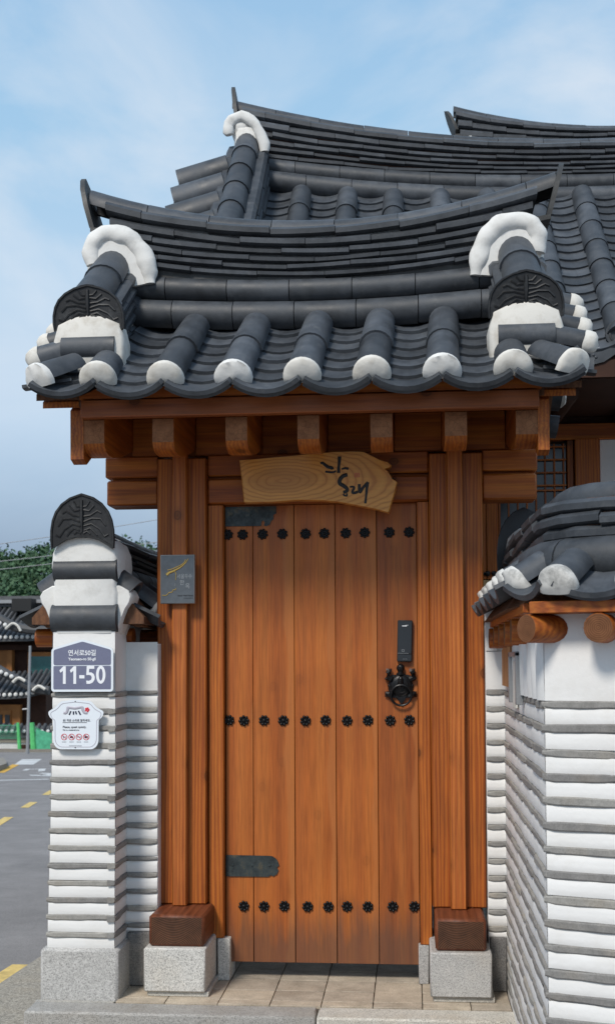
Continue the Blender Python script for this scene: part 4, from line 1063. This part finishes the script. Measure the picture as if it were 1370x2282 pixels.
for k in range(5):
    p = e0+b20*(.238*(k+.5)); p.z = 1.620; pan_column(rfr, p, p-n20*.17+V((0, 0, .11)), dbl=True, wscale=.92, me=M_panw, one=True)
    p = e0+b20*(.238*(k+1))-n20*.01; p.z = 1.655; cover_column(rfr, p, p-n20*.11+V((0, 0, .065)), n=1, caps=M_capd, me=M_covw)
# eave boards and round rafters of the right wall
g = G(); g.box(.345, .41, -1.58, -.06, 1.575, 1.605, .002); g.obj('wall_eave_board', W['y'], rw)
bb = Cc+n20*.10; Mx = face_M((bb.x, bb.y, 0), n20)
g = G(); g.box(.0-.02, LB, .0, .11, 1.568, 1.604, .002, M=Mx @ Matrix.Diagonal((1, 1, 1, 1))); g.obj('wall_eave_board', W['x'], rw)
def rlog(p, d, L=.16, r=.044):
    d = V(d).normalized(); g = G(); n = 18
    rings = []
    for s_, k in ((0, .96), (.004, 1), (L, 1)):
        x = d.cross(V((0, 0, 1))).normalized(); rings.append([-d*s_+x*math.cos(2*pi*i/n)*r*k+V((0, 0, 1))*math.sin(2*pi*i/n)*r*k for i in range(n)])
    g.loft(rings); me, c = g.mesh('wall_rafter', [W['x'], W['logend']], center=False)
    mm = d
    for f in me.polygons:
        if f.normal.dot(mm) > .9: f.material_index = 1
    return place(me, 'wall_rafter', Matrix.Translation(p), rw)
for k in range(5): rlog((.335, -.14-.275*k, 1.527), (-1, 0, 0))
rlog((.345, -1.665, 1.524), (-.82, -.57, 0), .2)
for k in range(5):
    p = Cc+b20*(.185+.275*k)+n20*.105; p.z = 1.522; rlog(p, n20, .2)
# end ornament at the gate side of the wall
g = G(); g.tube([(.52+.075*math.cos(t), .10, 1.93+.09*math.sin(t)) for t in [R(-10+20*i) for i in range(11)]], .016, 8, upv=V((0, 1, 0)), nz=.006, nsc=30); g.obj('mortar_roll', PLd, rfr)
ornament(rfr, (.52, .17, 1.84), (0, 1, 0), .24, .29, tilt=3)
# recess with wooden board and metal frame
mb = empty('meter_box', (.39, -.6, 1.3), 'raw wood panel with grey metal frame in the white wall right of the gate', 'box')
g = G(); g.prism([(-.17, 1.325), (-.60, 1.325), (-.60, 1.49), (-.40, 1.505), (-.17, 1.475)], lambda y, z: V((.397, y, z)), lambda y, z: V((.386, y, z)))
o = g.obj('wood_panel', wood('raw_pine', 2, (.30, .15, .07), (.42, .22, .10), (.5, .28, .14), ring=20, knots=.4, rough=.7), mb)
g = G()
for bx in ((-.66, -.69, 1.27, 1.46), (-.95, -.98, 1.27, 1.46)): g.box(.372, .398, bx[1], bx[0], bx[2], bx[3], .002)
g.box(.372, .398, -.98, -.66, 1.445, 1.462, .002); g.obj('metal_frame', ZN, mb)
g = G(); g.box(.385, .396, -.80, -.70, 1.25, 1.43, .002); g.obj('inner_strip', PLc, mb)

# ================================================================== MAIN HOUSE BEHIND
mh = empty('hanok_house', (1.5, 3.6, 0), 'large tiled hanok roof with upswept ridge rising behind the gate', 'house')
MEV, MRD = 1.08, 2.42
def zm(y): return 3.165+(y-1.08)*(4.49-3.165)/(2.40-1.08)
g = G(); q = [(1.05, 3.03), (2.75, 4.72), (4.4, 3.03), (4.4, 2.94), (2.75, 4.55), (1.05, 2.94)]
g.prism(q, lambda y, z: V((-1.25, y, z)), lambda y, z: V((4.4, y, z))); mr_ = g.obj('main_roof', DK, mh, smooth=False)
SPm = .304
mrise = lambda x: .03*max(0, (.9-x))**2
for k in range(-1, 12):
    x = -.698+SPm*k-.0
    if k >= 0 or True:
        z_ = mrise(x)
        cover_column(mr_, (x-.0, MEV, zm(MEV)+z_*.4), (x, 2.36, zm(2.36)+z_), cov=.27)
        # round end disc
        g = G(); g.tube([(x, MEV-.012, zm(MEV)+z_*.4+.012), (x, MEV+.01, zm(MEV)+z_*.4+.012)], .078, 16); g.tube([(x+.055*math.cos(2*pi*i/16), MEV-.013, zm(MEV)+z_*.4+.012+.055*math.sin(2*pi*i/16)) for i in range(17)], .006, 5, upv=V((0, 1, 0)))
        g.ball((x, MEV-.012, zm(MEV)+z_*.4+.012), .03, .008, .03, 8, 4, .5, 90); g.obj('round_end_tile', TL, mr_)
    x2 = x+SPm/2
    pan_column(mr_, (x2, MEV-.03, zm(MEV-.03)-.048+mrise(x2)*.4), (x2, 2.42, zm(2.42)-.045+mrise(x2)), expo=.105, wscale=1.09, dbl=False)
    g = G(); pts = [(-.15, .0), (-.11, -.035), (-.05, -.058), (0, -.064), (.05, -.058), (.11, -.035), (.15, .0), (.12, -.075), (.06, -.115), (0, -.13), (-.06, -.115), (-.12, -.075)]
    zz = zm(MEV-.03)+mrise(x2)*.4-.0
    g.prism(pts, lambda a, b: V((x2+a, MEV-.04, zz+b)), lambda a, b: V((x2+a, MEV-.022, zz+b)))
    for t_ in range(5): g.ball((x2+.018*math.cos(t_*1.256), MEV-.041, zz-.09+.014*math.sin(t_*1.256)), .009, .004, .008, 6, 4)
    g.obj('eave_end_tile', TL, mr_)
# ridge of the main house
mt = lambda s: 4.86+.165*max(0, 2.45-s)**2*.62
mbt = lambda s: 4.655+.06*max(0, 2.45-s)**2*.62
Pm = lambda s: V((-1.13+s, 2.62, 0))
rt_top = lambda x: 4.932+.084*max(0, 1.35-x)**2-.03*max(0, 1.0-x)*0
mtop = lambda s: 4.870+.058*max(0, 2.5-s)**2
mbot = lambda s: 4.648+.0375*max(0, 2.5-s)**2
slab_rows(mr_, Pm, 5.3, mtop, mbot, .125, 6, .30, TL, s_in=.10, weights=[.9, .9, .95, 1, 1.2, 1.4], jitz=.002)
g = G(); sect(g, Pm, .05, 5.2, [(-.10, -.25), (-.10, .2), (.10, .2), (.10, -.25)], 20, 0, mbot); g.obj('ridge_core', DK, mr_)
cover_run(mr_, lambda s: Pm(s-.06), 5.3, lambda s: mtop(s-.06)-.008, .072, .30, 0, mat=TL)
cover_run(mr_, lambda s: V((-1.13+s, 2.53, 0)), 5.2, lambda s: mbot(s)-.055, .064, .30, 1, s0=.20, tilt=10, ph=.4)
cover_run(mr_, lambda s: V((-1.13+s, 2.49, 0)), 5.2, lambda s: mbot(s)-.165, .072, .304, 1, s0=.20, tilt=25, ph=.15)
g = G(); tz = mbot(0)+.11
prof2 = [(-.13, 0), (-.14, .12), (-.11, .21), (-.05, .28), (0, .31), (.05, .28), (.11, .21), (.14, .12), (.13, 0)]
g.prism(prof2, lambda a, b: V((-1.135-b*.22, 2.62+a, tz-.06+b*1.55)), lambda a, b: V((-1.110-b*.22, 2.62+a, tz-.06+b*1.55)))
g.box(-1.15, -.93, 2.49, 2.75, tz-.045, tz-.02); g.obj('ridge_tip_tile', TLo, mr_)
# descending ridge at the left gable
Ph = lambda s: V((-1.065, 2.44-s, 0))
hz0 = lambda s: 4.93-1.03*s
slab_rows(mr_, Ph, 1.32, lambda s: hz0(s)-.0, lambda s: hz0(s)-.36, .14, 4, .26, TL, weights=[1, 1, 1, 1.6], jitz=.002)
p0 = V((-1.065, 1.12, hz0(1.32))); p1 = V((-1.065, 2.46, hz0(-.02))); dd = (p1-p0).normalized(); LL = (p1-p0).length
for i in range(7): place(M_cov, 'cover_tile', frame(p0+dd*(LL/7*i), dd, (0, 0, 1)) @ Matrix.Diagonal((1.18, .92, 1.2, 1)), mr_)
g = G(); g.tube(catmull([(a, 2.36, b) for a, b in ((-1.175, 4.955), (-1.180, 5.03), (-1.097, 5.085), (-1.006, 5.02), (-.955, 4.92), (-.942, 4.83))], 3), [.028]+[.036]*14+[.026], 14, .7, upv=V((0, 1, 0)), nz=.012, nsc=18); g.box(-1.15, -.98, 2.36, 2.5, 4.75, 5.03, .03); g.ball((-1.10, 2.44, 5.02), .08, .08, .09, 10, 8, .2, 10); g.obj('mortar_roll', PL, mr_, ang=60)
for k in range(8):
    y = 2.25-.165*k; z = zm(y)+.30-.02*k
    place(M_cov, 'verge_cover_tile', frame((-1.49, y, z-.05), (.34, 0, .10), (0, -.7, .7)) @ Matrix.Diagonal((1.5, 1.1, 1.2, 1)), mr_)
    g = G(); g.box(-1.495, -1.15, y-.02, y+.13, z-.16, z-.05); g.obj('verge_pan_tile', TL, mr_)
g = G(); g.box(-1.48, -1.1, 1.1, 2.3, 0, .01, M=Matrix(((1, 0, 0, 0), (0, 1, 0, 0), (0, 1.0, 1, zm(1.1)-1.1-.04), (0, 0, 0, 1)))); g.obj('verge_board', DK, mr_)
# walls and joinery
g = G(); g.box(-.8, 4.1, 2.12, 4.2, 0, 3.35); hb = g.obj('house_body', DK, mh, smooth=False)
def hp(name, mat, *b, parent=None, bev=.004): g = G(); g.box(*b, bev); return g.obj(name, mat, parent or mh)
hp('gutter', ZN, -1.2, 4.4, 1.055, 1.10, 3.065, 3.105); hp('fascia_board', DKb, -1.2, 4.4, 1.08, 1.12, 2.955, 3.062)
hp('soffit', DK, -1.2, 4.4, 1.12, 2.12, 2.95, 2.97, bev=0)
for k in range(12): 
    g = G(); x = -.8+.42*k; g.tube([(x, 1.2, 2.90), (x, 2.12, 2.93)], .05, 10); g.obj('house_rafter', DK, mh)
hp('wall_plate', W['x'], -.8, 4.1, 2.06, 2.118, 2.80, 2.90)
hp('house_post', W['z'], 1.015, 1.165, 2.04, 2.118, 0, 2.80); hp('house_post', W['z'], .97, 1.010, 2.07, 2.118, 0, 2.80)
hp('white_panel', PLw, 1.170, 2.1, 2.08, 2.118, 1.5, 2.80); hp('house_post', W['z'], 2.1, 2.25, 2.04, 2.118, 0, 2.8)
wn = hp('lattice_window', GLd, .55, .965, 2.10, 2.117, 1.9, 2.78, bev=0)
for k in range(8): hp('lattice_bar', W['z'], .555+.0565*k-.005, .555+.0565*k+.005, 2.085, 2.099, 1.9, 2.78, parent=wn, bev=0)
for z in (2.76, 2.68, 2.60, 2.52, 2.49): hp('lattice_bar', W['x'], .55, .965, 2.075, 2.0849, z-.005, z+.005, parent=wn, bev=0)
dl = hp('side_door', W['z'], .40, .47, 2.07, 2.117, 1.94, 2.78)
hp('door_leaf', W['z'], .473, .545, 2.07, 2.117, 1.94, 2.78, parent=dl)
for x in (.43, .465, .505): g = G(); g.ball((x+.01, 2.06, 1.975), .018, .012, .018, 8, 5, .3, 60); g.obj('iron_stud', IR, dl)
hp('sill_board', flat('ochre_board', (.20, .14, .07), .6, 0, .4, .2, 8), .36, .60, 2.05, 2.117, 1.80, 1.935)

# third roof further back
h3 = empty('rear_house', (2.5, 7, 0), 'rear hanok roof ridge with upturned end peeking above the big roof', 'house')
P3_ = lambda s: V((.46+s, 6.2, 0)); t3 = lambda s: 6.60+.11*max(0, 1.7-s)**2*.85; b3 = lambda s: 6.45+.09*max(0, 1.7-s)**2*.5
g = G(); g.prism([(5.1, 5.3), (6.2, 6.42), (7.3, 5.3), (7.3, 5.2), (5.1, 5.2)], lambda y, z: V((.55, y, z)), lambda y, z: V((5.5, y, z))); r3 = g.obj('rear_roof', TL, h3, smooth=False)
g = G(); g.box(.9, 5.2, 5.4, 7, 0, 5.25); g.obj('rear_house_body', PLw, h3, smooth=False)
slab_rows(r3, P3_, 4.9, t3, b3, .12, 3, .32, TL, s_in=.06); cover_run(r3, P3_, 4.9, lambda s: t3(s)-.01, .07, .32, 0)
g = G(); g.prism(prof2, lambda a, b: V((.475-b*.34, 6.2+a, b3(0)+.06+b*.80)), lambda a, b: V((.505-b*.34, 6.2+a, b3(0)+.06+b*.80))); g.box(.47, .68, 6.08, 6.32, b3(0)-.015, b3(0)+.02); g.obj('ridge_tip_tile', TLo, r3)
g = G(); g.ball((.60, 6.15, b3(0)-.06), .10, .10, .07, 10, 8, .2, 10); g.obj('mortar_lump', PL, r3)

# ================================================================== FAR STREET SIDE
def far_roof(parent, x0, x1, ye, ze, yr, zr_, sp=.26, r=.09, curve=.0):
    g = G(); n = 8; vs = []
    for i in range(n+1):
        x = x0+(x1-x0)*i/n; c = curve*((x-(x0+x1)/2)/((x1-x0)/2))**4
        vs += [V((x, ye, ze+c)), V((x, yr, zr_)), V((x, yr+(yr-ye), ze+c)), V((x, ye, ze-.14+c))]
    fs = []
    for i in range(n):
        a = i*4; b = a+4; fs += [(a, b, b+1, a+1), (a+1, b+1, b+2, a+2), (a+3, b+3, b, a)]
    g.add(vs, fs); rf = g.obj('far_roof', TLf, parent, smooth=False)
    gt, _ = (lambda gg: (gg.tube([(0, 0, 0), (0, yr-ye, zr_-ze)], r, 6), gg)[1])(G()).mesh('roof_tile_row', TLf, center=False)
    gc, _ = (lambda gg: (gg.ball((0, 0, 0), r*1.05, .06, r*1.05, 8, 5), gg)[1])(G()).mesh('white_tile_end', PL, center=False)
    k = 0; x = x0+.1
    while x < x1:
        c = curve*((x-(x0+x1)/2)/((x1-x0)/2))**4
        place(gt, 'roof_tile_row', Matrix.Translation((x, ye, ze+.05+c)), rf); place(gc, 'white_tile_end', Matrix.Translation((x, ye-.05, ze+.05+c)), rf); x += sp
    return rf
ha = empty('far_house', (-19, 50, -2.6), 'upper far hanok across the street with grey roof, orange timber front and teal window', 'house')
rA = far_roof(ha, -24, -15.6, 47.5, 2.68, 50.5, 4.25, curve=.12)
def fb(name, mat, par, *b): g = G(); g.box(*b); return g.obj(name, mat, par, smooth=False)
fb('ridge_flashing', ZN, ha, -24, -16.9, 50.1, 50.3, 4.46, 4.62); fb('ridge', TLf, ha, -24, -15.9, 50.3, 50.7, 4.3, 4.82)
fb('roof_box', BK, ha, -19.0, -18.05, 49.1, 49.9, 4.02, 4.62)
fb('house_body', DK, ha, -23.5, -16, 49.0, 54, -2.8, 2.6)
fb('timber_bay', FW, ha, -23, -19.05, 48.7, 49.0, .2, 2.35); fb('window', GLt, ha, -20.5, -19.55, 48.64, 48.7, 1.35, 1.75); fb('timber_post', FW, ha, -19.05, -18.8, 48.6, 49.0, .2, 2.35)
fb('window_surround', FW, ha, -18.1, -16.3, 48.8, 49.0, .65, 2.05); fb('window', GLt, ha, -17.95, -16.6, 48.74, 48.8, .85, 1.85)
fb('timber_beam', DK, ha, -23.4, -16.3, 48.55, 48.7, 2.15, 2.4)
g = G(); P_ = catmull([(-21.5, 47.3, 4.3), (-19.2, 47.2, 3.70), (-18.2, 47.2, 3.22), (-17.2, 47.2, 3.05), (-16, 47.2, 3.0)], 4); g.tube(P_, .22, 8); g.obj('hip_ridge', TLf, ha)
for i in range(9): g = G(); t = i/9; g.ball((-20.6+2.3*t, 46.95, 3.98-.78*t), .1, .06, .1, 8, 5); g.obj('white_tile_end', PL, ha)
g = G(); g.tube(catmull([(-18.5, 46.9, 3.1), (-18.2, 46.9, 3.35), (-17.95, 46.9, 3.25), (-17.8, 46.9, 3.0)], 3), .06, 6); g.obj('hip_mortar', PLc, ha)
hb2 = empty('far_house', (-18, 47, -2.4), 'lower far hanok wing with white tile ends behind the green fence', 'house')
far_roof(hb2, -22, -16.25, 45.4, .06, 47.4, 1.05, curve=.22)
fb('house_body', DK, hb2, -21.5, -16.5, 46.6, 49, -2.6, .1); fb('timber_bay', FW, hb2, -21, -17.6, 46.3, 46.6, -2.4, -.35)
d1 = fb('door', FW, hb2, -18.7, -18.0, 46.2, 46.3, -2.2, -.6)
for x in (-18.6, -18.25): fb('door_pane', GLd, hb2, x, x+.22, 46.14, 46.2, -1.45, -.8)
g = G(); P_ = catmull([(-20.5, 45.2, 2.3), (-18.9, 45.2, 1.62), (-17.6, 45.2, .92), (-16.6, 45.2, .40), (-15.9, 45.2, .3)], 4); g.tube(P_, .2, 8); g.obj('hip_ridge', TLf, hb2)
for i in range(8): g = G(); t = i/8; g.ball((-19.2+1.9*t, 44.95, 1.62-.78*t), .1, .06, .1, 8, 5); g.obj('white_tile_end', PL, hb2)
for px_, pz_ in ((-17.2, .78), (-16.3, .42)): g = G(); g.tube(catmull([(px_-.25, 44.9, pz_-.1), (px_, 44.9, pz_+.1), (px_+.3, 44.9, pz_-.05)], 3), .07, 6); g.obj('hip_mortar', PLc, hb2)
# low tiled wall across the street
lw2 = empty('low_wall', (-18, 43.6, -2.2), 'low white wall with tiled cap and vent across the street', 'wall')
fb('wall_body', PLw, lw2, -24, -14.5, 43.5, 43.8, -2.3, -1.55); fb('wall_band', CN, lw2, -24, -14.5, 43.44, 43.5, -1.86, -1.66); fb('vent', DK, lw2, -16.68, -16.05, 43.43, 43.5, -2.12, -1.95)
far_roof(lw2, -24, -14.3, 43.25, -1.42, 43.65, -1.15, sp=.26, r=.075)
# green fence
fn = empty('green_fence', (-16.3, 43, -2.1), 'green mesh fence with bright green posts across the street', 'fence')
fz = road_z(43)+.12
for x, r_ in ((-16.45, .085), (-15.85, .13)): g = G(); g.tube([(x, 42.9, fz), (x-.08, 42.9, fz+1.12)], [r_, r_*.8], 8); g.obj('fence_post', TR, fn)
g = G()
for i in range(38): x = -15.79+i*.03*.6; g.tube([(x, 42.95+i*.01, fz+.02), (x, 42.95+i*.01, fz+.95-.012*i)], .007, 4)
for z in (.1, .3, .5, .7): g.tube([(-15.79, 42.95, fz+z), (-14.95, 43.2, fz+z-.05)], .012, 4)
g.obj('mesh_panel', TM, fn)
g = G(); g.prism([(-15.76, fz), (-14.84, fz), (-14.84, fz+.55), (-15.76, fz+.85)], lambda x, z: V((x, 42.9+(x+15.76)*.3, z)), lambda x, z: V((x, 42.92+(x+15.76)*.3, z))); g.obj('screen_panel', TM, fn)
g = G()
for i in range(40): x = -18.53+i*.05; g.tube([(x, 42.96, fz+.45), (x, 42.96, fz+1.0)], .006, 4)
for z in (.45, .72, 1.0): g.tube([(-18.53, 42.96, fz+z), (-16.46, 42.96, fz+z)], .009, 4)
g.obj('mesh_panel', TM, fn)
g = G(); g.tube([(-15.14, 40, road_z(40)), (-15.05, 40, 2.2)], [.07, .05], 8); g.tube([(-15.12, 40, -.3), (-15.35, 40, -.32)], .03, 6); g.obj('lamp_post', ZN, None, label='slender grey metal pole standing before the far houses', cat='pole')

# overhead cables
def cable(p, q, sag, name, label, r=.02):
    p = V(p); q = V(q); g = G(); g.tube([p.lerp(q, t/16)-V((0, 0, 4*sag*(t/16)*(1-t/16))) for t in range(17)], r, 5)
    g.obj(name, ZN, None, label=label, cat='cable', group='overhead cables')
cable((-32, 60, 7.55), (-5, 60, 11.3), .35, 'overhead_cable', 'uppermost thin overhead cable, against the sky left of the pillar')
cable((-32, 60, 6.75), (-5, 60, 9.7), .3, 'overhead_cable', 'middle overhead cable crossing in front of the wooded hill')
cable((-32, 60, 6.3), (-5, 60, 9.2), .3, 'overhead_cable', 'lowest overhead cable crossing in front of the wooded hill')

# wooded hill
def hill_z(x, y): return -6+ (26.5+.055*(x+60))*math.exp(-((y-235)/70)**2) + 2.5*noise.noise(V((x*.02, y*.02, 0)))
g = G(); NX, NY = 44, 14
vs = [V((-300+13*i, 120+14*j, hill_z(-300+13*i, 120+14*j))) for j in range(NY) for i in range(NX)]
g.add(vs, [(j*NX+i, j*NX+i+1, (j+1)*NX+i+1, (j+1)*NX+i) for j in range(NY-1) for i in range(NX-1)]); g.obj('hill', SO, None, True, kind='structure')
g = G(); rnd = random.Random(3)
for c in range(520):
    x = rnd.uniform(-135, 10); y = rnd.uniform(165, 238)
    if c > 330: x = rnd.uniform(-95, -35); y = rnd.uniform(175, 236)
    z = hill_z(x, y); r_ = rnd.uniform(1.7, 3.4); h = rnd.uniform(.9, 1.5)*r_
    for k in range(130):
        a = rnd.uniform(0, 2*pi); u_ = rnd.uniform(-.5, 1); rr = r_*(.55+.5*rnd.random())
        lob = 1+.28*math.sin(3*a+c)
        d = V((math.cos(a)*math.sqrt(1-u_*u_)*lob, math.sin(a)*math.sqrt(1-u_*u_)*lob, u_*h/r_)); p = V((x, y, z+h*.7))+d*rr
        s_ = rnd.uniform(.22, .48); t1 = V((rnd.uniform(-1, 1), rnd.uniform(-1, 1), rnd.uniform(-1, 1))).normalized(); t2 = t1.cross(V((rnd.uniform(-1, 1), rnd.uniform(-1, 1), rnd.uniform(-1, 1)))).normalized()
        n = len(g.v); g.v += [tuple(p+t1*s_), tuple(p+t2*s_), tuple(p-t1*s_*.9), tuple(p-t2*s_)]; g.f.append((n, n+1, n+2, n+3)); g.mi.append(0)
me = bpy.data.meshes.new('forest'); me.from_pydata(g.v, [], g.f); me.materials.append(LF)
tag(link(bpy.data.objects.new('forest', me)), 'dark green woods covering the low hill behind the far houses', 'forest', kind='stuff')
# nearer tree showing between pillar roof and gate post
tr = empty('street_tree', (-6.4, 30, road_z(30)), 'small bright green tree top seen between the pillar roof and the gate post', 'tree')
g = G(); tz = road_z(30)
g.tube([(-6.4, 30, tz), (-6.3, 30, tz+2.2), (-6.4, 30.1, tz+4.2)], [.16, .11, .05], 8)
for k in range(6): g.tube([(-6.35, 30, tz+2+.3*k), (-6.35+.8*math.cos(k*1.9), 30+.8*math.sin(k*1.9), tz+3.0+.35*k)], [.05, .015], 5)
g.obj('trunk', BARK, tr)
g = G()
for k in range(2600):
    a = rnd.uniform(0, 2*pi); u_ = rnd.uniform(-.8, 1); rr = (1.0+.35*math.sin(4*a+3*u_))*rnd.uniform(.45, 1.05)
    p = V((-6.4+math.cos(a)*math.sqrt(1-u_*u_)*rr*1.15, 30+math.sin(a)*math.sqrt(1-u_*u_)*rr*1.15, tz+4.15+u_*rr*1.2)); s_ = rnd.uniform(.04, .09)
    t1 = V((rnd.uniform(-1, 1), rnd.uniform(-1, 1), rnd.uniform(-1, 1))).normalized(); t2 = t1.cross(V((rnd.uniform(-1, 1), rnd.uniform(-1, 1), rnd.uniform(-1, 1)))).normalized()
    g.add([p+t1*s_, p+t2*s_*.6, p-t1*s_, p-t2*s_*.6], [(0, 1, 2, 3)])
me = bpy.data.meshes.new('crown'); me.from_pydata(g.v, [], g.f); me.materials.append(LG); link(bpy.data.objects.new('crown', me), tr)
